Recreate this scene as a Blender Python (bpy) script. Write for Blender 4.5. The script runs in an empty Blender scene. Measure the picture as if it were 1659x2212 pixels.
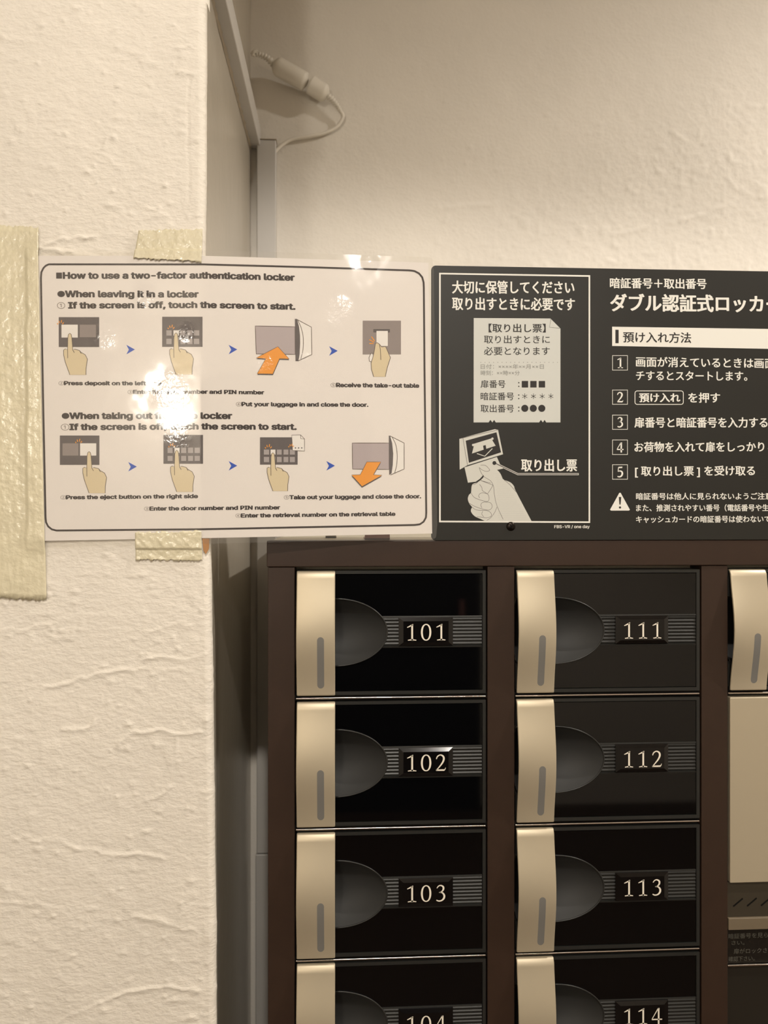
import bpy, bmesh, math, random
import numpy as np
from mathutils import Vector, geometry

sc = bpy.context.scene
COL = sc.collection
random.seed(4)

# ------------------------------------------------------------------ camera, world, lights, exposure
F_PX, TH, CZ = 1600.0, 0.052, 1.5          # focal length in px of the 1659x2212 frame, yaw, camera height
cd = bpy.data.cameras.new('camera')
cd.sensor_fit = 'AUTO'; cd.sensor_width = 36.0; cd.lens = F_PX / 2212 * 36.0
cd.clip_start = 0.01
cd.dof.use_dof = True; cd.dof.focus_distance = 0.565; cd.dof.aperture_fstop = 8.0
cam = bpy.data.objects.new('camera', cd); COL.objects.link(cam)
cam.location = (0, 0, CZ); cam.rotation_euler = (math.pi / 2, 0, -TH)
sc.camera = cam

W = bpy.data.worlds.new('world'); sc.world = W; W.use_nodes = True
W.node_tree.nodes['Background'].inputs[0].default_value = (1.0, 0.86, 0.68, 1)
W.node_tree.nodes['Background'].inputs[1].default_value = 0.05
sc.view_settings.view_transform = 'Standard'; sc.view_settings.look = 'None'
sc.view_settings.gamma = 1.0; sc.view_settings.use_curve_mapping = False
sc.view_settings.exposure = 0.0

def spot(name, loc, aim, watts, radius, angle, blend, col):
    l = bpy.data.lights.new(name, 'SPOT'); l.energy = watts; l.shadow_soft_size = radius
    l.spot_size = math.radians(angle); l.spot_blend = blend; l.color = col
    o = bpy.data.objects.new(name, l); COL.objects.link(o)
    o.location = (loc[0], loc[1], CZ + loc[2])
    d = Vector((aim[0] - loc[0], aim[1] - loc[1], aim[2] - loc[2]))
    o.rotation_euler = d.to_track_quat('-Z', 'Y').to_euler()
    return o

WARM = (1.0, 0.93, 0.84)
spot('downlight_right', (1.2, 0.25, 0.97), (1.2, 0.2501, 0.0), 56, 0.02, 158, 0.5, WARM)
spot('downlight_above', (0.06, -0.50, 0.97), (0.06, -0.499, 0.0), 42, 0.025, 133, 0.12, WARM)
spot('downlight_rear', (0.51, -1.66, 0.985), (0.51, -1.661, 0.0), 44, 0.04, 148, 0.2, WARM)
pl = bpy.data.lights.new('bulb_behind', 'POINT'); pl.energy = 30; pl.shadow_soft_size = 0.098; pl.color = (1.0, 0.93, 0.82)
po = bpy.data.objects.new('bulb_behind', pl); COL.objects.link(po); po.location = (-0.80, -2.35, CZ + 0.53)

# ------------------------------------------------------------------ helpers
def lin(c):
    return tuple(((x / 255) / 12.92) if x / 255 <= 0.04045 else ((x / 255 + 0.055) / 1.055) ** 2.4 for x in c)

def px(x, y, Y):
    """point of the plane at depth Y that the photograph shows at pixel x, y (camera-relative metres)"""
    a = (x - 829.5) / F_PX; c = -(y - 1106) / F_PX
    rx, ry = math.sin(TH) + a * math.cos(TH), math.cos(TH) - a * math.sin(TH)
    return (rx / ry * Y, c / ry * Y)

MATS = {}
def mat(name, col, rough=0.5, metal=0.0, spec=0.5, noise=None, bump=None, coat=0.0, srgb=True):
    m = bpy.data.materials.new(name); m.use_nodes = True; nt = m.node_tree
    b = nt.nodes['Principled BSDF']
    c = lin(col) if srgb else col
    b.inputs['Base Color'].default_value = (*c, 1)
    b.inputs['Roughness'].default_value = rough; b.inputs['Metallic'].default_value = metal
    b.inputs['Specular IOR Level'].default_value = spec
    b.inputs['Coat Weight'].default_value = coat; b.inputs['Coat Roughness'].default_value = 0.05
    tc = nt.nodes.new('ShaderNodeTexCoord')
    if noise:                                   # (scale, amount): mottled colour
        n = nt.nodes.new('ShaderNodeTexNoise'); n.inputs['Scale'].default_value = noise[0]; n.inputs['Detail'].default_value = 5
        r = nt.nodes.new('ShaderNodeMapRange'); r.inputs[1].default_value = 0.3; r.inputs[2].default_value = 0.7
        r.inputs[3].default_value = 1 - noise[1]; r.inputs[4].default_value = 1 + noise[1]
        mx = nt.nodes.new('ShaderNodeMix'); mx.data_type = 'RGBA'; mx.blend_type = 'MULTIPLY'; mx.inputs[0].default_value = 1
        mx.inputs[6].default_value = (*c, 1)
        nt.links.new(tc.outputs['Object'], n.inputs['Vector']); nt.links.new(n.outputs['Fac'], r.inputs[0])
        nt.links.new(r.outputs[0], mx.inputs[7]); nt.links.new(mx.outputs[2], b.inputs['Base Color'])
    if bump:                                    # (scale, strength, distance, stretch xyz)
        n = nt.nodes.new('ShaderNodeTexNoise'); n.inputs['Scale'].default_value = bump[0]; n.inputs['Detail'].default_value = 6
        mp = nt.nodes.new('ShaderNodeMapping'); mp.inputs['Scale'].default_value = bump[3] if len(bump) > 3 else (1, 1, 1)
        bp = nt.nodes.new('ShaderNodeBump'); bp.inputs['Strength'].default_value = bump[1]; bp.inputs['Distance'].default_value = bump[2]
        nt.links.new(tc.outputs['Object'], mp.inputs[0]); nt.links.new(mp.outputs[0], n.inputs['Vector'])
        nt.links.new(n.outputs['Fac'], bp.inputs['Height']); nt.links.new(bp.outputs[0], b.inputs['Normal'])
    MATS[name] = m
    return m

mat('plaster', (231, 224, 212), 0.7, spec=0.3, noise=(9, 0.03), bump=(300, 0.5, 0.0011, (1, 1, 1.8)))
mat('back_plaster', (228, 222, 212), 0.75, spec=0.25, noise=(7, 0.04), bump=(240, 0.4, 0.0008))
mat('room_paint', (222, 214, 202), 0.8)
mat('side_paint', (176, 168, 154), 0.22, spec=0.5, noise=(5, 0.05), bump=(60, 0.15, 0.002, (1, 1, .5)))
mat('dark_floor', (70, 52, 38), 0.5)
mat('reflected_dark', (14, 15, 18), 0.4)
mat('grey_plastic', (190, 186, 180), 0.45, noise=(30, 0.02))
mat('duct_dirty', (170, 158, 140), 0.6, noise=(40, 0.1))
mat('brown_steel', (52, 37, 28), 0.42, spec=0.4, noise=(60, 0.06), bump=(900, 0.12, 0.0003))
mat('cream_steel', (215, 208, 190), 0.5)
mat('gap_black', (8, 7, 6), 0.7, spec=0.2)
mat('black_glass', (5, 5, 6), 0.035, spec=0.55)
mat('rim_plastic', (38, 38, 36), 0.35, spec=0.5)
mat('matte_plastic', (44, 44, 43), 0.62, spec=0.45, bump=(1500, 0.12, 0.0002))
mat('band_plastic', (34, 34, 32), 0.4, spec=0.5)
mat('plate_plastic', (12, 10, 10), 0.12, spec=0.5)
mat('champagne_metal', (198, 186, 162), 0.46, metal=0.5, bump=(700, 0.05, 0.0002))
mat('chrome', (225, 215, 205), 0.2, metal=1.0)
mat('window_grey', (118, 116, 112), 0.35)
mat('ink_white', (232, 230, 222), 0.5, spec=0.3)
mat('ivory_ink', (236, 228, 212), 0.5, spec=0.3)
mat('sign_black', (36, 35, 31), 0.42, spec=0.4, noise=(20, 0.05))
mat('ink_dark', (30, 25, 22), 0.5)
mat('ink_grey', (150, 150, 145), 0.5)
mat('ink_faint', (84, 82, 74), 0.6)
mat('ticket_white', (205, 206, 200), 0.55, spec=0.3)
mat('hand_white', (205, 204, 196), 0.55, spec=0.3)
mat('paper', (236, 230, 226), 0.6, spec=0.2)
mat('poster_ink', (46, 34, 30), 0.6, spec=0.2)
mat('poster_ink_soft', (120, 108, 100), 0.6, spec=0.2)
mat('pic_dark', (94, 86, 86), 0.6, spec=0.2)
mat('pic_mid', (148, 137, 134), 0.6, spec=0.2)
mat('pic_key', (170, 162, 162), 0.6, spec=0.2)
mat('pic_box', (184, 172, 174), 0.6, spec=0.2)
mat('pic_white', (240, 236, 232), 0.6, spec=0.2)
mat('pic_skin', (222, 206, 172), 0.6, spec=0.2)
mat('pic_line', (92, 78, 66), 0.6, spec=0.2)
mat('pic_orange', (240, 158, 48), 0.6, spec=0.2)
mat('pic_blue', (32, 82, 190), 0.6, spec=0.2)
mat('brown_tape', (168, 122, 78), 0.4)
mat('steel_grey', (160, 112, 104), 0.5)
mat('control_strip', (58, 52, 42), 0.35)
mat('control_bar', (112, 100, 82), 0.4)
mat('control_dark', (24, 21, 17), 0.3)
mat('screen_dark', (40, 37, 32), 0.15)
mat('cable_white', (226, 220, 208), 0.5)
mat('screw_metal', (40, 34, 30), 0.3, metal=0.8)

def masking_mat():
    m = mat('masking_tape', (216, 207, 178), 0.32, spec=0.5, noise=(25, 0.04))
    nt = m.node_tree; b = nt.nodes['Principled BSDF']
    tc = nt.nodes.new('ShaderNodeTexCoord')
    n1 = nt.nodes.new('ShaderNodeTexNoise'); n1.inputs['Scale'].default_value = 190; n1.inputs['Detail'].default_value = 4
    n2 = nt.nodes.new('ShaderNodeTexNoise'); n2.inputs['Scale'].default_value = 55; n2.inputs['Detail'].default_value = 3
    ad = nt.nodes.new('ShaderNodeMath'); ad.operation = 'MULTIPLY_ADD'; ad.inputs[1].default_value = 2.2
    bp = nt.nodes.new('ShaderNodeBump'); bp.inputs['Strength'].default_value = 0.55; bp.inputs['Distance'].default_value = 0.0011
    nt.links.new(tc.outputs['Object'], n1.inputs['Vector']); nt.links.new(tc.outputs['Object'], n2.inputs['Vector'])
    nt.links.new(n2.outputs['Fac'], ad.inputs[0]); nt.links.new(n1.outputs['Fac'], ad.inputs[2])
    nt.links.new(ad.outputs[0], bp.inputs['Height']); nt.links.new(bp.outputs[0], b.inputs['Normal'])
    b.inputs['Coat Weight'].default_value = 0.6; b.inputs['Coat Roughness'].default_value = 0.12
    nt.links.new(bp.outputs[0], b.inputs['Coat Normal'])
masking_mat()

def film_mat(spots):
    """clear laminate: transparent with a mirror-like surface, wrinkled where the film is puckered"""
    m = bpy.data.materials.new('laminate_film'); m.use_nodes = True; nt = m.node_tree; nt.nodes.clear()
    out = nt.nodes.new('ShaderNodeOutputMaterial'); mix = nt.nodes.new('ShaderNodeMixShader')
    tr = nt.nodes.new('ShaderNodeBsdfTransparent'); tr.inputs[0].default_value = (0.97, 0.965, 0.95, 1)
    gl = nt.nodes.new('ShaderNodeBsdfGlossy'); gl.inputs['Roughness'].default_value = 0.06; rg = nt.nodes.new('ShaderNodeMath'); rg.operation = 'MULTIPLY_ADD'; rg.inputs[1].default_value = 0.45; rg.inputs[2].default_value = 0.06; rg.use_clamp = True
    lw = nt.nodes.new('ShaderNodeLayerWeight'); lw.inputs[0].default_value = 0.5
    pw = nt.nodes.new('ShaderNodeMath'); pw.operation = 'POWER'; pw.inputs[1].default_value = 5.0
    fr = nt.nodes.new('ShaderNodeMath'); fr.operation = 'MULTIPLY_ADD'; fr.inputs[1].default_value = 0.95; fr.inputs[2].default_value = 0.045
    tc = nt.nodes.new('ShaderNodeTexCoord')
    n = nt.nodes.new('ShaderNodeTexNoise'); n.inputs['Scale'].default_value = 300; n.inputs['Detail'].default_value = 2
    nb = nt.nodes.new('ShaderNodeTexNoise'); nb.inputs['Scale'].default_value = 30; nb.inputs['Detail'].default_value = 2
    nt.links.new(tc.outputs['Object'], n.inputs['Vector']); nt.links.new(tc.outputs['Object'], nb.inputs['Vector'])
    acc = None
    for (p, r, a) in spots:
        vd = nt.nodes.new('ShaderNodeVectorMath'); vd.operation = 'DISTANCE'; vd.inputs[1].default_value = p
        nt.links.new(tc.outputs['Object'], vd.inputs[0])
        mr = nt.nodes.new('ShaderNodeMapRange'); mr.interpolation_type = 'SMOOTHSTEP'
        mr.inputs[1].default_value = 0; mr.inputs[2].default_value = r; mr.inputs[3].default_value = a; mr.inputs[4].default_value = 0
        nt.links.new(vd.outputs['Value'], mr.inputs[0])
        if acc is None: acc = mr
        else:
            ad = nt.nodes.new('ShaderNodeMath'); ad.operation = 'MAXIMUM'
            nt.links.new(acc.outputs[0], ad.inputs[0]); nt.links.new(mr.outputs[0], ad.inputs[1]); acc = ad
    nt.links.new(acc.outputs[0], rg.inputs[0]); nt.links.new(rg.outputs[0], gl.inputs['Roughness'])
    mul = nt.nodes.new('ShaderNodeMath'); mul.operation = 'MULTIPLY'
    nt.links.new(n.outputs['Fac'], mul.inputs[0]); nt.links.new(acc.outputs[0], mul.inputs[1])
    mad = nt.nodes.new('ShaderNodeMath'); mad.operation = 'MULTIPLY_ADD'; mad.inputs[1].default_value = 0.13
    nt.links.new(nb.outputs['Fac'], mad.inputs[0]); nt.links.new(mul.outputs[0], mad.inputs[2])
    bp = nt.nodes.new('ShaderNodeBump'); bp.inputs['Strength'].default_value = 1.0; bp.inputs['Distance'].default_value = 0.0030
    nt.links.new(mad.outputs[0], bp.inputs['Height'])
    nt.links.new(bp.outputs[0], gl.inputs['Normal'])
    nt.links.new(lw.outputs['Facing'], pw.inputs[0]); nt.links.new(pw.outputs[0], fr.inputs[0])
    df = nt.nodes.new('ShaderNodeBsdfDiffuse'); df.inputs[0].default_value = (0.9, 0.88, 0.85, 1)
    m2 = nt.nodes.new('ShaderNodeMixShader'); m2.inputs[0].default_value = 0.05  # faint diffuse haze, standing in for bright reflections off the film
    nt.links.new(tr.outputs[0], m2.inputs[1]); nt.links.new(df.outputs[0], m2.inputs[2])
    nt.links.new(fr.outputs[0], mix.inputs[0]); nt.links.new(m2.outputs[0], mix.inputs[1]); nt.links.new(gl.outputs[0], mix.inputs[2])
    nt.links.new(mix.outputs[0], out.inputs[0])
    MATS['laminate_film'] = m

class MB:
    """collects geometry (camera-relative coordinates) and links it as ONE mesh object"""
    def __init__(s): s.v = []; s.f = []; s.mi = []; s.mats = []; s.sm = []
    def m(s, name):
        if name not in s.mats: s.mats.append(name)
        return s.mats.index(name)
    def add(s, vs, fs, mn, smooth=False):
        o = len(s.v); k = s.m(mn)
        s.v.extend(vs)
        for f in fs:
            s.f.append(tuple(i + o for i in f)); s.mi.append(k); s.sm.append(smooth)
    def box(s, x0, x1, y0, y1, z0, z1, mn):
        vs = [(x, y, z) for x in (x0, x1) for y in (y0, y1) for z in (z0, z1)]
        s.add(vs, [(0, 1, 3, 2), (4, 6, 7, 5), (0, 4, 5, 1), (2, 3, 7, 6), (0, 2, 6, 4), (1, 5, 7, 3)], mn)
    def grid(s, P, mn, smooth=True, flip=False):
        nr, nc = len(P), len(P[0]); vs = [p for r in P for p in r]; fs = []
        for i in range(nr - 1):
            for j in range(nc - 1):
                q = (i * nc + j, i * nc + j + 1, (i + 1) * nc + j + 1, (i + 1) * nc + j)
                fs.append(q[::-1] if flip else q)
        s.add(vs, fs, mn, smooth)
    def tube(s, pts, r, mn, n=10, cap=True):
        pts = [Vector(p) for p in pts]; rs = r if isinstance(r, (list, tuple)) else [r] * len(pts)
        vs = []; up = Vector((0, 1, 0.01))
        for i, p in enumerate(pts):
            t = (pts[min(i + 1, len(pts) - 1)] - pts[max(i - 1, 0)]).normalized()
            a = t.cross(up).normalized(); b = t.cross(a).normalized()
            for k in range(n):
                w = 2 * math.pi * k / n
                vs.append(tuple(p + a * (rs[i] * math.cos(w)) + b * (rs[i] * math.sin(w))))
        fs = [(i * n + k, i * n + (k + 1) % n, (i + 1) * n + (k + 1) % n, (i + 1) * n + k) for i in range(len(pts) - 1) for k in range(n)]
        if cap: fs += [tuple(range(n))[::-1], tuple((len(pts) - 1) * n + k for k in range(n))]
        s.add(vs, fs, mn, True)
    def build(s, name, parent=None, origin=(0, 0, 0)):
        me = bpy.data.meshes.new(name)
        ox, oy, oz = origin
        me.from_pydata([(v[0] - ox, v[1] - oy, v[2] - oz) for v in s.v], [], s.f)
        for k in s.mats: me.materials.append(MATS[k])
        me.polygons.foreach_set('material_index', s.mi); me.polygons.foreach_set('use_smooth', s.sm)
        me.update()
        o = bpy.data.objects.new(name, me); COL.objects.link(o)
        if parent: o.parent = parent
        else: o.location = (ox, oy, oz + CZ)
        return o

def empty(name, loc):
    o = bpy.data.objects.new(name, None); COL.objects.link(o); o.empty_display_size = 0.02
    o.location = (loc[0], loc[1], loc[2] + CZ); o['_o'] = loc
    return o
def tag(o, label, cat, group=None):
    o['label'] = label; o['category'] = cat
    if group: o['group'] = group
    return o
def lab(o, t): o['label'] = t; return o
def struct(o): o['kind'] = 'structure'; return o
def bevel(o, w, seg=2):
    md = o.modifiers.new('bevel', 'BEVEL'); md.width = w; md.segments = seg; md.limit_method = 'ANGLE'
    for p in o.data.polygons: p.use_smooth = True
    md.harden_normals = False
    me = o.data
    w2 = o.modifiers.new('wn', 'WEIGHTED_NORMAL'); w2.keep_sharp = False
    return o

# ------------------------------------------------------------------ heightfield noise
def vnoise(X, Y, scale, seed):
    r = np.random.RandomState(seed); T = r.rand(256, 256)
    x = X * scale + 1000.3; y = Y * scale + 1000.7
    xi = np.floor(x).astype(int); yi = np.floor(y).astype(int); fx = x - xi; fy = y - yi
    fx = fx * fx * (3 - 2 * fx); fy = fy * fy * (3 - 2 * fy)
    g = lambda a, b: T[a % 256, b % 256]
    return (g(xi, yi) * (1 - fx) * (1 - fy) + g(xi + 1, yi) * fx * (1 - fy) + g(xi, yi + 1) * (1 - fx) * fy + g(xi + 1, yi + 1) * fx * fy) - 0.5

def ridges(X, Z, H, lines, amp=0.00062, wid=0.0009):
    for ln in lines:
        a = amp * random.uniform(0.7, 1.3)
        for k in range(len(ln) - 1):
            (x0, z0), (x1, z1) = ln[k], ln[k + 1]
            m = (X > min(x0, x1) - 0.008) & (X < max(x0, x1) + 0.008) & (Z > min(z0, z1) - 0.008) & (Z < max(z0, z1) + 0.008)
            xs, zs = X[m], Z[m]; dx, dz = x1 - x0, z1 - z0; L2 = dx * dx + dz * dz + 1e-12
            xs = xs + 0.0022 * vnoise(xs, zs, 210, 31); zs = zs + 0.0030 * vnoise(xs, zs, 170, 32)
            t = np.clip(((xs - x0) * dx + (zs - z0) * dz) / L2, 0, 1)
            px_, pz_ = x0 + t * dx, z0 + t * dz
            d = np.hypot(xs - px_, zs - pz_) * np.sign((xs - px_) * -dz + (zs - pz_) * dx + 1e-12)
            g = np.where(d > 0, np.exp(-(d / (wid * 0.7)) ** 2), np.exp(-(d / (wid * 2.2)) ** 2))
            H[m] = np.maximum(H[m], g * a * (0.6 + 0.8 * (vnoise(xs, zs, 150, 9) + 0.5)) + 0 * g + H[m] * (1 - g))
    return H

def pimples(X, Z, H, n, box, rng, amp=0.0009, seed=5):
    r = np.random.RandomState(seed)
    for _ in range(n):
        cx, cz = r.uniform(box[0], box[1]), r.uniform(box[2], box[3]); w = r.uniform(*rng); a = amp * r.uniform(0.35, 1.1)
        m = (np.abs(X - cx) < 3 * w) & (np.abs(Z - cz) < 3 * w)
        H[m] += a * np.exp(-(((X[m] - cx) / (w * r.uniform(.8, 1.6))) ** 2 + ((Z[m] - cz) / w) ** 2))
    return H

def mesh_from_grid(name, P, mat_name, nr, nc, flip=False):
    me = bpy.data.meshes.new(name)
    idx = np.arange(nr * nc).reshape(nr, nc)
    q = np.stack([idx[:-1, :-1], idx[:-1, 1:], idx[1:, 1:], idx[1:, :-1]], -1).reshape(-1, 4)
    if flip: q = q[:, ::-1]
    me.vertices.add(nr * nc); me.vertices.foreach_set('co', P.reshape(-1).astype(np.float32))
    me.loops.add(len(q) * 4); me.loops.foreach_set('vertex_index', q.reshape(-1).astype(np.int32))
    me.polygons.add(len(q)); me.polygons.foreach_set('loop_start', np.arange(0, len(q) * 4, 4, dtype=np.int32))
    me.polygons.foreach_set('use_smooth', np.ones(len(q), dtype=bool))
    me.materials.append(MATS[mat_name]); me.update(calc_edges=True); me.validate()
    o = bpy.data.objects.new(name, me); COL.objects.link(o); o.location = (0, 0, CZ)
    return o

# ------------------------------------------------------------------ the setting
YP, YS, YL, YW = 0.5548, 0.5710, 0.5730, 0.8290      # pillar face, sign face, locker face, back wall
XR = -0.1050                                          # the pillar's side wall, where it meets the back wall

def zoomlines(ls, sx, ox, oy, Y):
    return [[px(ox + a / sx, oy + b / sx, Y) for a, b in l] for l in ls]

# pillar (left wall block): face, rounded corner and side wall in one skin of plaster
zs = np.concatenate([[-1.5, -1.0, -0.6], np.arange(-0.43, 0.3780, 0.0011), [0.3790, 0.3802, 0.3810, 0.3814, 0.3816, 0.45, 0.7, 1.0]])
xc = np.interp(zs, [-1.5, -0.43, -0.306, -0.066, 0.187, 0.276, 1.0], [-0.0955, -0.0958, -0.0962, -0.0996, -0.1047, -0.1037, -0.1037])
xf = np.concatenate([[-1.6, -1.0, -0.6, -0.4], np.arange(-0.31, -0.1135, 0.0011)])
R = 0.0055; na = 7
nf = len(xf); yb = np.concatenate([np.linspace(YP + R, YP + 0.03, 12), np.linspace(YP + 0.04, YW + 0.002, 20)])
nc = nf + na + len(yb); nr = len(zs)
P = np.zeros((nr, nc, 3)); N = np.zeros((nr, nc, 3)); S = np.zeros((nr, nc))
led = np.where(zs > 0.3812, 0.012, np.where(zs > 0.3785, np.clip((zs - 0.3785) / 0.0027, 0, 1) ** 3 * 0.003, 0))
for i in range(nr):
    c = xc[i]
    x = xf.copy(); k = x > -0.31; x[k] = -0.31 + (x[k] + 0.31) * ((c - R + 0.31) / (xf[-1] + 0.31))
    P[i, :nf, 0] = x; P[i, :nf, 1] = YP + led[i]; N[i, :nf] = (0, -1, 0); S[i, :nf] = x
    for j in range(na):
        w = (j + 0.5) / na * math.pi / 2
        P[i, nf + j] = (c - R + R * math.sin(w), YP + R - R * math.cos(w) + led[i], 0); N[i, nf + j] = (math.sin(w), -math.cos(w), 0)
        S[i, nf + j] = c - R + R * w
    t = np.clip((yb - YP - 0.004) / 0.06, 0, 1)
    P[i, nf + na:, 0] = c + (XR - c) * t; P[i, nf + na:, 1] = np.maximum(yb, YP + R + led[i]); N[i, nf + na:] = (1, 0, 0)
    S[i, nf + na:] = c + (yb - YP)
P[:, :, 2] = zs[:, None]
Z = P[:, :, 2]
H = 0.0010 * vnoise(S, Z, 22, 1) + 0.00045 * vnoise(S * 0.7, Z, 75, 2) + 0.00024 * vnoise(S, Z * 1.8, 190, 3) + 0.00022 * vnoise(S, Z * 1.6, 380, 4)
H += 0.0004 * np.maximum(0, vnoise(S, Z * 1.3, 110, 12) - 0.22) * 4
LOW = [[(0,160),(60,140),(110,155),(250,115),(340,90),(480,62),(620,68),(690,75)], [(180,500),(230,450),(330,425),(430,395),(520,375),(640,360),(750,345)],
       [(180,1245),(290,1245),(420,1290),(520,1300),(590,1330),(680,1312),(730,1308),(850,1340)], [(470,1375),(540,1360),(600,1332)],
       [(100,1530),(250,1530),(400,1545),(470,1555)], [(0,1570),(150,1575),(300,1600),(450,1605)],
       [(300,2212),(370,2165),(500,2110),(620,2060),(750,2030),(880,2015),(1040,2030)], [(700,1650),(860,1670),(940,1700),(1020,1720)],
       [(620,745),(700,680),(800,670),(930,680),(1060,680)], [(240,165),(290,190),(370,180),(390,150)], [(770,290),(900,290),(1000,300),(1080,275)],
       [(780,150),(880,120),(960,105)], [(900,970),(850,1020),(760,1045)], [(930,700),(920,820)], [(330,670),(440,660),(490,625)], [(940,1650),(1000,1590)]]
TOP = [[(340,1810),(450,1780),(600,1765),(720,1755)], [(300,1840),(420,1860),(560,1890),(720,1905)], [(1100,1550),(1180,1575),(1250,1600)],
       [(700,1110),(770,1100),(790,1030)], [(700,1125),(780,1155),(830,1190)], [(380,45),(470,40),(560,15)], [(1330,360),(1450,330)], [(1340,520),(1430,540)]]
RL = zoomlines(LOW, 2.425, 0, 1300, YP) + zoomlines(TOP, 3.456, 0, 0, YP)
H = ridges(S, Z, H, RL)
H = pimples(S, Z, H, 420, (-0.30, -0.10, -0.42, 0.375), (0.0008, 0.0019))
crack = zoomlines([[(1430,550),(1408,640),(1400,800),(1405,950),(1400,1100),(1412,1250),(1408,1500)]], 3.456, 0, 0, YP)[0]
for k in range(len(crack) - 1):
    (x0, z0), (x1, z1) = crack[k], crack[k + 1]
    m = (Z <= z0) & (Z > z1); xx = x0 + (x1 - x0) * (z0 - Z) / (z0 - z1 + 1e-9)
    H -= np.where(m, 0.0005 * np.exp(-((S - xx) / 0.0007) ** 2), 0)
att = np.ones_like(H); att[:, nf + na:] = np.linspace(1, 0.12, len(yb)) ** 2 * 0.6
att[:, :4] = 0
# the poster and its tapes press flat on the face here
flat = (S > -0.26) & (S < -0.09) & (Z > -0.022) & (Z < 0.19)
H = np.where(flat, np.minimum(H, 0.0004), np.minimum(H, 0.0013))
P += N * (H * att)[:, :, None]
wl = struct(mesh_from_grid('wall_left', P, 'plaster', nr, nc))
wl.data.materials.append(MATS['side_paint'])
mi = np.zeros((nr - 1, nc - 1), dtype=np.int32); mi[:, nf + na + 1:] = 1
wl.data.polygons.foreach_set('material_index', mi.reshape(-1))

# back wall
xb = np.concatenate([np.arange(XR - 0.003, 0.56, 0.0022), [0.8, 1.2, 2.2]])
zb = np.concatenate([[-1.5, -0.5], np.arange(-0.06, 0.64, 0.0022), [0.8, 1.0]])
XX, ZZ = np.meshgrid(xb, zb)
Hb = 0.0016 * vnoise(XX, ZZ, 12, 21) + 0.00035 * vnoise(XX, ZZ, 110, 22)
msk = np.clip((XX * 0.55 - ZZ + 0.29) / 0.12, 0.0, 1.0) * 0.9 + 0.1
Hb += msk * (0.0005 * vnoise(XX, ZZ * 1.4, 260, 23) + 0.0007 * np.maximum(0, vnoise(XX, ZZ, 140, 24) - 0.22) * 4)
BL = [[(1350,420),(1420,465)], [(1530,565),(1560,600),(1610,625),(1659,628)], [(1380,705),(1450,685),(1540,650)], [(1180,745),(1260,730),(1300,705)], [(600,670),(700,655),(780,650)]]
Hb = ridges(XX, ZZ, Hb, zoomlines(BL, 1.4826, 540, 0, YW), amp=0.0007, wid=0.0016)
Hb = pimples(XX, ZZ, Hb, 120, (0.1, 0.5, 0.25, 0.47), (0.001, 0.0022), amp=0.0008, seed=8)
PB = np.stack([XX, YW - Hb, ZZ], -1)
struct(mesh_from_grid('wall_back', PB, 'back_plaster', len(zb), len(xb)))

def slab(name, x0, x1, y0, y1, z0, z1, m):
    b = MB(); b.box(x0, x1, y0, y1, z0, z1, m); return struct(b.build(name))
slab('floor', -1.7, 2.3, -2.7, 0.95, -1.55, -1.5, 'dark_floor')
slab('ceiling', -1.7, 2.3, -2.7, 0.95, 1.0, 1.05, 'room_paint')
slab('wall_right', 2.2, 2.3, -2.7, 0.95, -1.5, 1.0, 'room_paint')
slab('wall_front', -1.7, 2.3, -2.7, -2.6, -1.5, 1.0, 'room_paint')
slab('wall_side', -1.7, -1.6, -2.6, 0.56, -1.5, 1.0, 'room_paint')
d = slab('reflected_dark_panel', -0.55, 0.68, -2.6, -2.55, -1.5, 0.65, 'reflected_dark')  # unseen dark panel added so the first column of glossy doors reflects dark
b = MB(); b.box(0.57, 0.59, -2.55, -2.50, -0.62, -0.44, 'steel_grey'); b.build('panel_handle', d, (0, 0, 0)).location = (0, 0, 0)  # made-up handle on the added panel
d.children[0].parent = d

# ------------------------------------------------------------------ flat print: text, polygons, strokes
_tc = {}
try: LATIN = bpy.data.fonts.load(bpy.utils.system_resource('DATAFILES', path='fonts') + '/Inter.woff2')
except Exception: LATIN = None
def text_mesh(s):
    if s in _tc: return _tc[s]
    c = bpy.data.curves.new('t', 'FONT'); c.body = s
    if LATIN and all(ord(q) < 128 for q in s): c.font = LATIN
    c.size = 1.0; c.size = 1.0; c.resolution_u = 3
    o = bpy.data.objects.new('t', c); COL.objects.link(o); bpy.context.view_layer.update()
    me = bpy.data.meshes.new_from_object(o.evaluated_get(bpy.context.evaluated_depsgraph_get()))
    v = [(q.co.x, q.co.y) for q in me.vertices]; f = [tuple(p.vertices) for p in me.polygons]
    bpy.data.objects.remove(o); bpy.data.curves.remove(c); bpy.data.meshes.remove(me)
    _tc[s] = (v, f); return _tc[s]
def ext(v): return min(p[0] for p in v), max(p[0] for p in v), min(p[1] for p in v), max(p[1] for p in v)
_hb = ext(text_mesh('H')[0]); _kb = ext(text_mesh('国')[0])

class Surf:
    """a sheet to print on: inv(px,py)->(u,v) on the sheet, at(u,v,h)->3-D point, h = height of the ink above it"""
    def __init__(s, Y, ymap=None): s.Y = Y; s.ymap = ymap
    def inv(s, x, y):
        Y = s.Y
        for _ in range(6 if s.ymap else 1):
            X, Zz = px(x, y, Y)
            if s.ymap: Y = s.ymap(X, Zz)
        return (X, Zz)
    def at(s, u, v, h): return (u, (s.ymap(u, v) if s.ymap else s.Y) - h, v)

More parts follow.
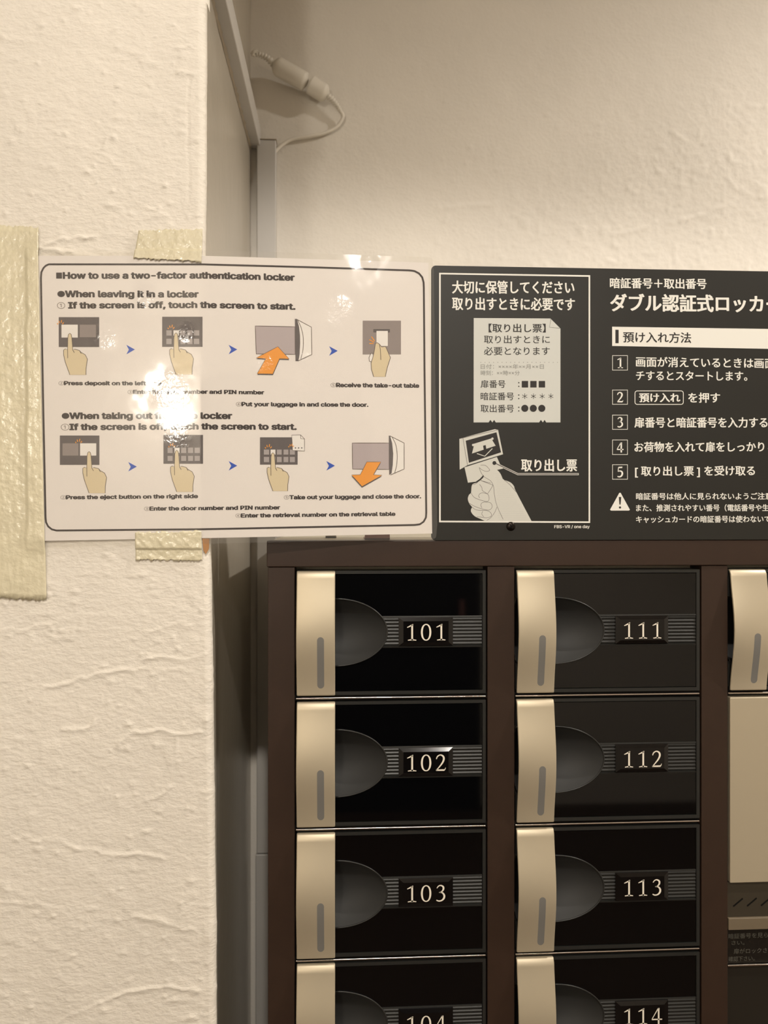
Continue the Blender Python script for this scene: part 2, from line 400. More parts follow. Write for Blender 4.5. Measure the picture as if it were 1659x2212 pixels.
def put_text(mb, S, s, xl, xr, yl, yr, h, mn, jp=False, bold=0.0, pre=None, h0=0.00006, nb=10):
    """s printed from pixel xl to xr on a base line yl..yr; h = cap (or kanji) height in px"""
    v, f = text_mesh(s); e = ext(v); ep = ext(text_mesh(pre)[0]) if pre else e
    A = Vector(S.inv(xl, yl)); B = Vector(S.inv(xr, yr)); L = (B - A).length; ux = (B - A) / L; uy = Vector((-ux.y, ux.x))
    top = Vector(S.inv(xl, yl - h)); hh = (top - A).length
    kx = L / (ep[1] - ep[0])
    ky, y0 = (hh / (_kb[3] - _kb[2]), _kb[2]) if jp else (hh / (_hb[3] - _hb[2]), 0.0)
    offs = [(0, 0)] if bold <= 0 else [(0, 0)] + [(math.cos(2 * math.pi * k / nb) * bold, math.sin(2 * math.pi * k / nb) * bold * (0.55 if jp else 0.75)) for k in range(nb)]
    for q, (dx, dy) in enumerate(offs):
        pts = []
        for (x, y) in v:
            w = A + ux * ((x - ep[0] + dx) * kx) + uy * ((y - y0 + dy) * ky)
            pts.append(S.at(w.x, w.y, h0 + q * 0.000004))
        mb.add(pts, f, mn)

def tess(poly):
    return [tuple(t) for t in geometry.tessellate_polygon([[Vector((x, y, 0)) for x, y in poly]])]
def put_poly(mb, S, poly, mn, h0=0.00006):
    p = [S.inv(x, y) for x, y in poly]; tr = tess(p)
    if S.ymap:                                       # on the bent sheet: small triangles follow the bend
        p = list(p); st = list(tr); tr = []
        while st:
            a, b_, c = st.pop()
            e = [(math.dist(p[a], p[b_]), a, b_, c), (math.dist(p[b_], p[c]), b_, c, a), (math.dist(p[c], p[a]), c, a, b_)]
            L, i, j, k = max(e)
            xs_ = (p[i][0], p[j][0], p[k][0])
            if L < (0.004 if min(xs_) < -0.07 and max(xs_) > -0.115 else 0.03): tr.append((a, b_, c)); continue
            p.append(((p[i][0] + p[j][0]) / 2, (p[i][1] + p[j][1]) / 2)); m = len(p) - 1
            st += [(i, m, k), (m, j, k)]
    mb.add([S.at(u, v, h0) for u, v in p], tr, mn)
def put_rect(mb, S, x0, y0, x1, y1, mn, h0=0.00006): put_poly(mb, S, [(x0, y0), (x1, y0), (x1, y1), (x0, y1)], mn, h0)
def smooth_line(pts, n=6, closed=False):
    out = []; k = len(pts)
    rng = range(k) if closed else range(k - 1)
    g = (lambda i: pts[i % k]) if closed else (lambda i: pts[min(max(i, 0), k - 1)])
    for i in rng:
        p0, p1, p2, p3 = g(i - 1), g(i), g(i + 1), g(i + 2)
        for j in range(n):
            t = j / n
            out.append(tuple(0.5 * (2 * p1[a] + (p2[a] - p0[a]) * t + (2 * p0[a] - 5 * p1[a] + 4 * p2[a] - p3[a]) * t * t + (3 * p1[a] - p0[a] - 3 * p2[a] + p3[a]) * t ** 3) for a in range(len(p1))))
    if not closed: out.append(pts[-1])
    return out
def stroke2d(pts, closed=False):
    """pts (x, y, width) -> ribbon verts / faces in 2-D"""
    n = len(pts); vs = []; fs = []
    for i in range(n):
        a = pts[(i - 1) % n] if closed else pts[max(i - 1, 0)]; b = pts[(i + 1) % n] if closed else pts[min(i + 1, n - 1)]
        tx, ty = b[0] - a[0], b[1] - a[1]; L = math.hypot(tx, ty) or 1; w = pts[i][2] / 2
        vs += [(pts[i][0] - ty / L * w, pts[i][1] + tx / L * w), (pts[i][0] + ty / L * w, pts[i][1] - tx / L * w)]
    for i in range(n if closed else n - 1):
        j = (i + 1) % n; fs.append((2 * i, 2 * i + 1, 2 * j + 1, 2 * j))
    return vs, fs
def put_stroke(mb, S, pts, w, mn, h0=0.00009, closed=False, smooth=0):
    p = [(q[0], q[1], q[2] if len(q) > 2 else w) for q in pts]
    if smooth: p = smooth_line(p, smooth, closed)
    if S.ymap:
        q = []; n = len(p)
        for i in range(n if closed else n - 1):
            a, c = p[i], p[(i + 1) % n]; k = max(1, int(math.hypot(c[0] - a[0], c[1] - a[1]) / 10))
            q += [tuple(a[t] + (c[t] - a[t]) * j / k for t in range(3)) for j in range(k)]
        p = q if closed else q + [p[-1]]
    vs, fs = stroke2d(p, closed)
    mb.add([S.at(*S.inv(x, y), h0) for x, y in vs], fs, mn)
def put_disc(mb, S, cx, cy, r, mn, h0=0.00009, n=20):
    put_poly(mb, S, [(cx + r * math.cos(2 * math.pi * k / n), cy + r * math.sin(2 * math.pi * k / n)) for k in range(n)], mn, h0)
def rrect(x0, y0, x1, y1, r, n=6):
    out = []
    for cx, cy, a in ((x1 - r, y0 + r, -90), (x1 - r, y1 - r, 0), (x0 + r, y1 - r, 90), (x0 + r, y0 + r, 180)):
        for k in range(n + 1):
            w = math.radians(a + 90 * k / n); out.append((cx + r * math.cos(w), cy + r * math.sin(w)))
    return out

# serif numerals drawn as pen strokes: x to the right, y up, height 1
def ring(cx, cy, rx, ry, thin, thick, n=28):
    return [(cx + (rx - (thin + (thick - thin) * abs(math.cos(2 * math.pi * k / n)) ** 1.5) / 2) * math.cos(2 * math.pi * k / n),
             cy + (ry - thin / 2) * math.sin(2 * math.pi * k / n), thin + (thick - thin) * abs(math.cos(2 * math.pi * k / n)) ** 1.5) for k in range(n)]
DIG = {
 '0': [(ring(0.0, 0.5, 0.325, 0.51, 0.07, 0.135), True)],
 '1': [([(0.04, 0, 0.125), (0.04, 0.96, 0.125)], False), ([(-0.22, 0.025, 0.055), (-0.06, 0.045, 0.07), (0.04, 0.06, 0.12), (0.14, 0.045, 0.07), (0.29, 0.025, 0.055)], False),
       ([(-0.26, 0.80, 0.05), (-0.12, 0.86, 0.08), (0.02, 0.93, 0.10), (0.10, 0.985, 0.05)], False)],
 '2': [(smooth_line([(-0.26, 0.72, 0.06), (-0.19, 0.88, 0.08), (-0.02, 0.965, 0.08), (0.15, 0.88, 0.12), (0.19, 0.70, 0.13), (0.10, 0.48, 0.11), (-0.08, 0.25, 0.08), (-0.26, 0.05, 0.06)]), False),
       ([(-0.28, 0.05, 0.10), (0.22, 0.05, 0.11), (0.27, 0.10, 0.05), (0.30, 0.20, 0.03)], False)],
 '3': [(smooth_line([(-0.23, 0.80, 0.05), (-0.14, 0.92, 0.07), (0.0, 0.965, 0.08), (0.15, 0.88, 0.12), (0.16, 0.72, 0.12), (0.06, 0.59, 0.08), (-0.10, 0.54, 0.05)]), False),
       (smooth_line([(-0.08, 0.55, 0.05), (0.10, 0.52, 0.09), (0.21, 0.38, 0.13), (0.20, 0.20, 0.13), (0.06, 0.06, 0.10), (-0.12, 0.03, 0.09), (-0.26, 0.09, 0.07)]), False)],
 '4': [([(0.12, 0, 0.115), (0.12, 0.98, 0.115)], False), ([(-0.31, 0.285, 0.085), (0.34, 0.285, 0.085)], False), ([(-0.30, 0.30, 0.05), (0.10, 0.97, 0.07)], False)],
 '5': [([(-0.14, 0.93, 0.11), (0.22, 0.95, 0.11)], False), ([(-0.155, 0.95, 0.06), (-0.19, 0.52, 0.06)], False),
       (smooth_line([(-0.19, 0.54, 0.05), (-0.02, 0.60, 0.09), (0.17, 0.52, 0.12), (0.22, 0.32, 0.14), (0.12, 0.11, 0.12), (-0.06, 0.03, 0.10), (-0.26, 0.07, 0.07)]), False)],
}
def digits(mb, s, fn, pitch, h, mn, fat=1.0):
    """fn(x, y) -> 3-D point; digits centred on 0, h tall"""
    for k, ch in enumerate(s):
        cx = (k - (len(s) - 1) / 2) * pitch
        for pts, cl in DIG[ch]:
            vs, fs = stroke2d([(p[0], p[1], p[2] * fat) for p in pts], cl)
            mb.add([fn(cx + x * h, y * h) for x, y in vs], fs, mn)

# ------------------------------------------------------------------ locker cabinet
X0, PX_, OW = -0.0390, 0.17105, 0.1497            # first opening, column pitch, opening width
ZT, ZR, RP = -0.0221, -0.0423, 0.1012             # top, under the rail, row pitch
NROW = 5
XE = X0 + 2 * PX_ + OW + 0.0205                   # right end of the cabinet
zlow = ZR - 0.0007 - NROW * RP
lock = tag(empty('locker_cabinet', (0, YL, -1.5)), 'dark brown locker cabinet with black doors numbered 101 to 114 and champagne handles', 'locker')
def lo(mb, name, parent=None): 
    """build a part of the cabinet (its Empty stands at 0, YL on the floor)"""
    return mb.build(name, parent or lock, (0, YL, -1.5))
def bx(name, x0, x1, y0, y1, z0, z1, m, bev=0.0, parent=None):
    b = MB(); b.box(x0, x1, y0, y1, z0, z1, m); o = lo(b, name, parent)
    if bev: bevel(o, bev)
    return o
bx('top_rail', -0.0603, XE + 0.0008, YL - 0.0012, YL + 0.020, ZR, ZT, 'brown_steel', 0.0008)
for k, (a, b_) in enumerate([(-0.0595, X0)] + [(X0 + i * PX_ + OW, X0 + (i + 1) * PX_) for i in range(2)] + [(X0 + 2 * PX_ + OW, XE)]):
    bx('post', a, b_, YL, YL + 0.020, zlow - 0.9, ZR - 0.0002, 'brown_steel', 0.0005)
bx('lower_panel', X0, X0 + 2 * PX_ + OW, YL + 0.002, YL + 0.018, -1.49, zlow, 'brown_steel', 0)
lab(bx('body', -0.0580, XE - 0.001, YL + 0.0205, 0.822, -1.497, ZT - 0.0004, 'cream_steel', 0), 'cream painted steel body behind the brown front')
DW, DH = 0.1470, 0.0960
AX, AZ, EX, EZ = 0.0401, 0.0258, 0.0296, -0.0476   # finger bowl ellipse
def hy(t):                                         # how far the handle bows out
    t = min(max(t, 0), 1)
    return (-0.0024 * max(0.0, 1 - t / 0.033) ** 1.6) + 0.0066 * (0.62 * (1 - math.cos(2 * math.pi * t)) / 2 + 0.38 * math.sin(math.pi * t))
def arc(z): return EX + AX * math.sqrt(max(0, 1 - ((z - EZ) / AZ) ** 2))

def make_door():
    """meshes of one door; local frame: left top corner of the door at the locker's face, x right, y back, z down negative"""
    r = {}
    b = MB()                                       # tray behind with its raised rim
    def fr(x0, x1, z0, z1, y0=0.0006, y1=0.016): b.box(x0, x1, y0, y1, z0, z1, 'rim_plastic')
    fr(0.0296, DW, -0.0024, 0.0); fr(DW - 0.0026, DW, -DH, -0.0024); fr(0.0, DW - 0.0026, -DH, -DH + 0.0026)
    b.box(0.0, 0.0296, 0.0030, 0.016, EZ + AZ, -0.0, 'rim_plastic'); b.box(0.0, 0.0296, 0.0030, 0.016, -DH + .0026, EZ - AZ, 'rim_plastic')
    b.box(0.0296, DW - 0.0026, 0.0160, 0.0175, -DH, 0, 'gap_black')
    r['tray'] = b
    def glass(za, zb_, top):
        pts = []
        zc = za if top else zb_
        n = 14
        zs_ = [EZ + AZ * math.sin(math.acos(min(1, (arc(-0.0353) - EX) / AX)) + (math.pi / 2 - math.acos(min(1, (arc(-0.0353) - EX) / AX))) * k / n) for k in range(n + 1)]
        if top:
            pts = [(DW - 0.0030, za), (DW - 0.0030, -0.0353)] + [(arc(z), z) for z in zs_] + [(0.027, EZ + AZ), (0.027, za)]
        else:
            pts = [(DW - 0.0030, zb_), (DW - 0.0030, -0.0599)] + [(arc(2 * EZ - z), 2 * EZ - z) for z in zs_] + [(0.027, EZ - AZ), (0.027, zb_)]
        m = MB(); n_ = len(pts)
        vs = [(x, 0.0012, z) for x, z in pts] + [(x, 0.0030, z) for x, z in pts]
        fs = tess(pts)
        fs = fs + [(i, (i + 1) % n_, n_ + (i + 1) % n_, n_ + i) for i in range(n_)]
        m.add(vs, fs, 'black_glass'); return m
    r['glass_top'] = glass(-0.0030, None, True); r['glass_bottom'] = glass(None, -0.0928, False)
    b = MB(); zt, zb2 = -0.0353, -0.0599; rows = []; nrib = 8; res = 8
    prof = [(zt, 0.0030), (zt, 0.0008), (zt - 0.0011, 0.0006), (zt - 0.0014, 0.0017)]
    hh = (zb2 + 0.0014) - (zt - 0.0014)
    for k in range(nrib):
        for j in range(res):
            t = (k + j / res) / nrib; prof.append((zt - 0.0014 + hh * t, 0.0016 - 0.0006 * (0.5 - 0.5 * math.cos(2 * math.pi * j / res))))
    prof += [(zb2 + 0.0014, 0.0017), (zb2 + 0.0011, 0.0006), (zb2, 0.0008), (zb2, 0.0030)]
    b.grid([[(arc(z), y, z), (DW - 0.0030, y, z)] for z, y in prof], 'band_plastic', smooth=False, flip=True)
    r['ribbed_band'] = b
    b = MB(); na_, nr_ = 30, 12; G = []            # the scooped finger bowl, running on as a channel behind the handle
    for i in range(nr_ + 1):
        rr = 1 - i / nr_
        G.append([(EX + AX * rr * math.cos(a), 0.0010 + 0.0150 * (1 - rr ** 2.4), EZ + AZ * rr * math.sin(a)) for a in [math.pi / 2 - math.pi * k / na_ for k in range(na_ + 1)]])
    b.grid(G, 'matte_plastic', True)
    ch = []
    for x in (EX, 0.0005):
        ch.append([(x, 0.0010 + 0.0150 * (1 - abs(q) ** 2.4), EZ + AZ * q) for q in [1 - 2 * k / 24 for k in range(25)]])
    b.grid(ch, 'gap_black', True)  # channel made black, the shade behind the handle put into its colour
    r['finger_recess'] = b
    b = MB(); b.tube([(EX + AX * 1.004 * math.cos(a), 0.0007, EZ + AZ * 1.006 * math.sin(a)) for a in [math.pi / 2 - math.pi * k / 36 for k in range(37)]], 0.00055, 'rim_plastic', 8)
    r['recess_rim'] = b
    b = MB(); c = 0.0009; th = 0.0022; sec = []      # bowed handle plate, rounded rectangle section swept down
    sect = []
    for cx, cy, a0 in ((0.0296 - c, c, -90), (0.0296 - c, th - c, 0), (c, th - c, 90), (c, c, 180)):
        for k in range(4):
            w = math.radians(a0 + 30 * k); sect.append((cx + c * math.cos(w), cy + c * math.sin(w)))
    ts = [0, 0.0008, 0.0028, 0.0055, 0.009] + [0.0095] + [0.012 + (0.976) * k / 40 for k in range(1, 41)] + [0.9935, 0.9972, 0.9992, 1]
    ins = {0: 0.0009, 1: 0.0005, 2: 0.0002}
    L = []
    for i, t in enumerate(ts):
        q = ins.get(i, ins.get(len(ts) - 1 - i, 0.0)); y0 = -0.0014 - hy(t)
        L.append([(q + x * (0.0296 - 2 * q) / 0.0296, y0 + th / 2 + (y - th / 2) * (1 - q / 0.0012), -DH * t) for x, y in sect])
    ns = len(sect)
    vs = [p for l in L for p in l]
    fs = [(i * ns + k, i * ns + (k + 1) % ns, (i + 1) * ns + (k + 1) % ns, (i + 1) * ns + k) for i in range(len(L) - 1) for k in range(ns)]
    fs += [tuple(range(ns))[::-1], tuple((len(L) - 1) * ns + k for k in range(ns))]
    b.add(vs, [f[::-1] for f in fs], 'champagne_metal', True)
    r['handle'] = b
    b = MB(); G = []; zt, zb2, xa, xb_ = -0.0497, -0.0902, 0.0157, 0.0214; rr = (xb_ - xa) / 2; cx = (xa + xb_) / 2
    zz = [zt - rr * (1 - math.cos(math.pi / 2 * k / 5)) for k in range(6)] + [zt - rr - (zt - zb2 - 2 * rr) * k / 12 for k in range(1, 12)] + [zb2 + rr * math.cos(math.pi / 2 * (5 - k) / 5 ) * 0 + zb2 * 0 + rr * (1 - math.sin(math.pi / 2 * k / 5)) for k in range(6)]
    for z in zz:
        dz = max(0, (z - (zt - rr))) if z > zt - rr else max(0, (zb2 + rr) - z)
        w = math.sqrt(max(rr * rr - dz * dz, 0)) + 1e-5
        y = -0.0012 - hy(-z / DH)
        G.append([(cx - w, y - 0.00002, z), (cx - w * 0.92, y - 0.00022, z), (cx + w * 0.92, y - 0.00022, z), (cx + w, y - 0.00002, z)])
    b.grid(G, 'window_grey', False, flip=True)
    r['indicator_window'] = b
    b = MB(); x0, x1, z1, z0 = 0.0787, 0.1210, -0.0362, -0.0582; bw = 0.0036
    o_ = [(x0, z0), (x1, z0), (x1, z1), (x0, z1)]; i_ = [(x0 + bw, z0 + bw * .8), (x1 - bw, z0 + bw * .8), (x1 - bw, z1 - bw * .8), (x0 + bw, z1 - bw * .8)]
    vs = [(x, 0.0016, z) for x, z in o_] + [(x, -0.0004, z) for x, z in o_] + [(x, -0.0016, z) for x, z in i_]
    b.add(vs, [(0, 1, 5, 4), (1, 2, 6, 5), (2, 3, 7, 6), (3, 0, 4, 7), (4, 5, 9, 8), (5, 6, 10, 9), (6, 7, 11, 10), (7, 4, 8, 11), (8, 9, 10, 11)], 'plate_plastic')
    r['number_plate'] = b
    return r

parts = make_door()
def link_local(me_src, name, parent, loc=(0, 0, 0)):
    o = bpy.data.objects.new(name, me_src); COL.objects.link(o); o.parent = parent; o.location = loc; return o
MESH = {}
for k, b in parts.items():
    me = bpy.data.meshes.new({'glass_top': 'glass_panel', 'glass_bottom': 'glass_panel'}.get(k, k)); me.from_pydata(b.v, [], b.f)
    for n in b.mats: me.materials.append(MATS[n])
    me.polygons.foreach_set('material_index', b.mi); me.polygons.foreach_set('use_smooth', b.sm); me.update()
    bm = bmesh.new(); bm.from_mesh(me)
    if k in ('handle', 'tray', 'number_plate', 'recess_rim', 'glass_top', 'glass_bottom'): bmesh.ops.recalc_face_normals(bm, faces=bm.faces)
    bm.to_mesh(me); bm.free(); MESH[k] = me
def door(col, row, number):
    x, z = X0 + 0.0015 + col * PX_, -0.0455 - row * RP
    o = link_local(MESH['tray'], 'door', lock, (x, 0, z + 1.5)); o['label'] = 'black door numbered %s' % number
    for k in ('glass_top', 'glass_bottom'): link_local(MESH[k], 'glass_panel', o)
    for k in ('ribbed_band', 'finger_recess', 'recess_rim', 'handle', 'indicator_window', 'number_plate'): link_local(MESH[k], k, o)
    m = MB(); digits(m, number, lambda a, c_: (0.0999 + a, -0.00168, -0.0541 + c_), 0.01135, 0.01285, 'ivory_ink', 0.86)
    me = bpy.data.meshes.new('numerals'); me.from_pydata(m.v, [], m.f); me.materials.append(MATS['ivory_ink']); me.update()
    link_local(me, 'numerals', o)['label'] = 'ivory numerals %s' % number
    return o
for r_ in range(NROW):
    door(0, r_, '10%d' % (r_ + 1) if r_ < 5 else '')
    door(1, r_, '11%d' % (r_ + 1))
d3 = door(2, 0, '121' if '2' in DIG else '121')
# dividing rails with a bright strip between the rows
for col in range(3):
    for r_ in range(NROW if col < 2 else 1):
        x, z = X0 + col * PX_, -0.0455 - r_ * RP - DH
        d_ = bx('shelf_edge', x, x + OW, YL + 0.0040, YL + 0.019, z - 0.0048, z - 0.0004, 'gap_black')
        b = MB(); b.box(x + 0.0008, x + OW - 0.0012, YL + 0.0006, YL + 0.0042, z - 0.0032, z - 0.0019, 'chrome')
        o = b.build('bright_strip', d_, (0, YL, -1.5)); o.parent = d_; bevel(o, 0.0004)

# control unit in the third column
XC = X0 + 2 * PX_
cu = bx('control_unit', XC + 0.0002, XC + OW - 0.0002, YL + 0.012, YL + 0.0195, zlow, -0.1455, 'gap_black')
lab(cu, 'control unit with champagne cover under the third column door')
def cpart(name, x0, x1, y0, y1, z0, z1, m, bev=0.0):
    b = MB(); b.box(x0, x1, y0, y1, z0, z1, m); o = b.build(name, cu, (0, YL, -1.5))
    if bev: bevel(o, bev)
    return o
cpart('cover_panel', XC + 0.0014, XC + OW - 0.0014, YL - 0.0010, YL + 0.011, -0.2942, -0.1472, 'champagne_metal', 0.0006)
cpart('slotted_strip', XC + 0.0006, XC + OW - 0.0006, YL + 0.0015, YL + 0.011, -0.3222, -0.2946, 'control_strip')
for k in range(6):
    b = MB(); xs, zs_ = XC + 0.0052 + k * 0.0114, -0.3140
    vs, fs = stroke2d([(xs, zs_, 0.0011), (xs + 0.0078, zs_ + 0.0062, 0.0011)])
    b.add([(x, YL + 0.0013, z) for x, z in vs] + [(x, YL + 0.0022, z) for x, z in vs], fs + [(4 + f[0], 4 + f[1], 4 + f[2], 4 + f[3]) for f in fs] + [(0, 1, 5, 4), (2, 3, 7, 6), (0, 2, 6, 4), (1, 3, 7, 5)], 'gap_black')
    b.build('speaker_slot', cu, (0, YL, -1.5))
cpart('ledge_bar', XC + 0.0004, XC + OW - 0.0004, YL - 0.0006, YL + 0.011, -0.3318, -0.3226, 'control_bar', 0.0004)
cpart('notice_panel', XC + 0.0004, XC + OW - 0.0004, YL + 0.0020, YL + 0.011, -0.3596, -0.3322, 'control_dark')
cpart('screen_trim', XC + 0.0004, XC + OW - 0.0004, YL + 0.0002, YL + 0.011, -0.3613, -0.3600, 'chrome', 0.0003)
cpart('display_screen', XC + 0.0004, XC + OW - 0.0004, YL + 0.0025, YL + 0.011, zlow + 0.002, -0.3617, 'screen_dark')
SN = Surf(YL + 0.0020)
b = MB()
put_text(b, SN, '暗証番号を見られないようご注意くだ', 1573.5, 1659, 2028, 2025, 10.5, 'ink_faint', True, pre='暗証番号を見ら')
put_text(b, SN, 'さい。', 1580, 1608, 2041.5, 2041, 9.5, 'ink_faint', True)
put_text(b, SN, '扉がロックされた事をご', 1585, 1657, 2060.5, 2058, 10.5, 'ink_faint', True, pre='扉がロックさ')
put_text(b, SN, '確認下さい。', 1573.5, 1630, 2077, 2075, 10, 'ink_faint', True)
lab(b.build('notice_lettering', cu, (0, YL, -1.5)), 'faint grey Japanese lettering')

# small metal bits lying on the cabinet's top
def topbit(px0, px1, Y0, Y1, h, m, label, name='metal_bracket', cat='bracket'):
    x0, x1 = px(px0, 1160, Y0)[0], px(px1, 1160, Y0)[0]
    b = MB(); b.box(x0, x1, Y0, Y1, ZT - 0.0004, ZT - 0.0004 + 0.0012, m); b.box(x0, x1, Y0, Y0 + 0.0012, ZT - 0.0004, ZT + h, m)
    o = b.build(name, None, ((x0 + x1) / 2, (Y0 + Y1) / 2, ZT - 0.0004)); return tag(o, label, cat)
topbit(788, 842, 0.600, 0.640, 0.012, 'steel_grey', 'dark grey bracket plate on the cabinet top under the laminated poster')
topbit(703, 726, 0.640, 0.665, 0.008, 'duct_dirty', 'small brown metal tab on the cabinet top, beside the grey bracket')

# ------------------------------------------------------------------ black instruction sign
sign = tag(empty('instruction_sign', (0.27, YS, ZT)), 'black instruction sign with white Japanese lettering standing on the locker cabinet', 'sign')
SO = (0.27, YS, ZT)
SG = Surf(YS)
b = MB(); x0, x1, z0, z1 = 0.0664, XE - 0.004, -0.0221, 0.1911
ol = [(x, z) for x, z in rrect(x0, z0, x1, z1, 0.0036, 6)]; n_ = len(ol); dep = 0.0018
vs = [(x, YS + 0.0, z) for x, z in ol] + [(x, YS + dep, z) for x, z in ol]
b.add(vs, [tuple(range(n_)), tuple(range(2 * n_ - 1, n_ - 1, -1))] + [(i, n_ + i, n_ + (i + 1) % n_, (i + 1) % n_) for i in range(n_)], 'sign_black')
o = b.build('sign_plate', sign, SO); bevel(o, 0.0004)
# stand: rear brace that holds the plate up
b = MB(); b.box(0.12, 0.42, YS + dep, YS + dep + 0.020, ZT, ZT + 0.0012, 'steel_grey'); b.box(0.12, 0.42, YS + dep + 0.0002, YS + dep + 0.0016, ZT, ZT + 0.06, 'steel_grey')
b.build('rear_brace', sign, SO)
b = MB()
fo = [(948.6, 589.3), (1274.8, 594.6), (1274.8, 1129.6), (948.6, 1128.2)]; w = 3.4
fi = [(fo[0][0] + w, fo[0][1] + w), (fo[1][0] - w, fo[1][1] + w), (fo[2][0] - w, fo[2][1] - w), (fo[3][0] + w, fo[3][1] - w)]
for k in range(4): put_poly(b, SG, [fo[k], fo[(k + 1) % 4], fi[(k + 1) % 4], fi[k]], 'ink_white')
b.build('printed_frame', sign, SO)
b = MB()
put_text(b, SG, '大切に保管してください', 977.3, 1240.3, 633.8, 634.6, 26, 'ink_white', True, 0.030)
put_text(b, SG, '取り出すときに必要です', 977.3, 1241.4, 669.5, 671, 26, 'ink_white', True, 0.030)
put_text(b, SG, '取り出し票', 1126.4, 1245.8, 1018, 1018, 25, 'ink_white', True, 0.032)
put_text(b, SG, 'FBS-VR / one day', 1197.5, 1273.5, 1140.8, 1140.6, 6.2, 'ink_white', False, 0.02)
put_text(b, SG, '暗証番号＋取出番号', 1318, 1525.6, 622.3, 624.2, 21, 'ink_white', True, 0.028)
put_text(b, SG, 'ダブル認証式ロッカー', 1319.4, 1647.5, 672.2, 674.5, 35, 'ink_white', True, 0.036, pre='ダブル認証式ロッカ')
put_text(b, SG, '画面が消えているときは画面をタッ', 1374.1, 1649, 792.2, 795.4, 20.5, 'ink_white', True, 0.022, pre='画面が消えているときは画')
put_text(b, SG, 'チするとスタートします。', 1374.1, 1613.9, 821.8, 822.8, 20, 'ink_white', True, 0.022)
put_text(b, SG, '預け入れ', 1381.1, 1468.9, 868.6, 868.6, 18.5, 'ink_white', True, 0.032)
put_text(b, SG, 'を押す', 1487.1, 1555, 869.9, 869.9, 20.5, 'ink_white', True, 0.024)
put_text(b, SG, '扉番号と暗証番号を入力する', 1370.8, 1657.4, 923.6, 923.6, 21, 'ink_white', True, 0.026)
put_text(b, SG, 'お荷物を入れて扉をしっかりと閉める', 1370.8, 1650.4, 976.4, 975.6, 20.5, 'ink_white', True, 0.026, pre='お荷物を入れて扉をしっかり')
put_text(b, SG, '[ 取り出し票 ] を受け取る', 1372.2, 1630.2, 1028.2, 1027.0, 20, 'ink_white', True, 0.026)
put_text(b, SG, '暗証番号は他人に見られないようご注意ください。', 1374.1, 1651.7, 1079.6, 1079.0, 14, 'ink_white', True, 0.022, pre='暗証番号は他人に見られないようご注')
put_text(b, SG, 'また、推測されやすい番号（電話番号や生年月日）や', 1374.1, 1644.7, 1104.6, 1104.0, 14, 'ink_white', True, 0.022, pre='また、推測されやすい番号（電話番号や')
put_text(b, SG, 'キャッシュカードの暗証番号は使わないでください。', 1374.1, 1648.9, 1129.3, 1128.4, 14, 'ink_white', True, 0.022, pre='キャッシュカードの暗証番号は使わない')
lab(b.build('lettering', sign, SO), 'white Japanese lettering')
b = MB()
put_poly(b, SG, [(1322.3, 705.8), (1900, 714), (1900, 758), (1322.3, 747.3)], 'ink_white')
put_poly(b, SG, [(1329.2, 712.3), (1336.3, 712.5), (1336.3, 741.4), (1329.2, 741.3)], 'ink_dark', 0.00012)
put_text(b, SG, '預け入れ方法', 1346, 1492.5, 739.5, 741, 21.5, 'ink_dark', True, 0.018, h0=0.00012)
lab(b.build('heading_band', sign, SO), 'white heading band with dark lettering')
for k, (ya, yb_) in enumerate(((767.5, 800.3), (841.8, 874.1), (896, 928.2), (949.8, 982.6), (1003.1, 1035.9))):
    b = MB(); put_stroke(b, SG, [(1323, ya + .7), (1355.4, ya + .7), (1355.4, yb_ - .7), (1323, yb_ - .7)], 1.5, 'ink_white', closed=True)
    a = SG.inv(1339.3, yb_ - 5.2); hgt = SG.inv(1339.3, ya + 5.2)[1] - a[1]
    digits(b, str(k + 1), lambda p, q: SG.at(a[0] + p, a[1] + q, 0.00009), 0.01, hgt, 'ink_white', 1.25)
    lab(b.build('step_number', sign, SO), 'boxed numeral %d' % (k + 1))
b = MB(); put_stroke(b, SG, rrect(1371.5, 844.5, 1476, 873.6, 5), 1.5, 'ink_white', closed=True); b.build('printed_button', sign, SO)
b = MB()
put_poly(b, SG, [(1317.6, 1101.2), (1320, 1103), (1358.5, 1103), (1360.6, 1101), (1340.6, 1064.6), (1337.8, 1064.6)], 'ink_white')
put_poly(b, SG, [(1336.6, 1073.5), (1341.8, 1073.5), (1340.4, 1090), (1338, 1090)], 'ink_dark', 0.00012); put_disc(b, SG, 1339.2, 1096.2, 2.4, 'ink_dark', 0.00012)
lab(b.build('warning_triangle', sign, SO), 'white warning triangle')
# printed ticket
b = MB()
put_poly(b, SG, [(1023.3, 687), (1188.9, 688), (1210.6, 709.7), (1210.6, 912.5), (1180, 912.5), (1176.3, 907), (1172.6, 912.5), (1168.3, 907), (1164.5, 912.5),
                 (1071, 912.5), (1067.4, 907), (1063.5, 912.5), (1059.2, 907), (1055.4, 912.5), (1023, 912.5)], 'ticket_white')
put_stroke(b, SG, [(1190, 688.5), (1187, 707), (1209.5, 709)], 0.7, 'ink_dark')
put_text(b, SG, '【取り出し票】', 1055.9, 1178.5, 717.8, 718, 17.5, 'ink_dark', True, 0.018, h0=0.00012)
put_text(b, SG, '取り出すときに', 1045.7, 1187.6, 741.9, 741.9, 16.5, 'ink_dark', True, 0.006, h0=0.00012)
put_text(b, SG, '必要となります', 1045.7, 1187.6, 767.2, 767.2, 17, 'ink_dark', True, 0.006, h0=0.00012)
for k in range(19): put_disc(b, SG, 1038.5 + k * 9.2, 782.9, 0.9, 'ink_grey', 0.00012, 8)
put_text(b, SG, '日付：××××年××月××日', 1038.5, 1174.8, 797, 797, 9.8, 'ink_grey', True, 0.006, h0=0.00012)
put_text(b, SG, '時刻：××時××分', 1038.5, 1122.5, 810.6, 810.6, 9.8, 'ink_grey', True, 0.006, h0=0.00012)
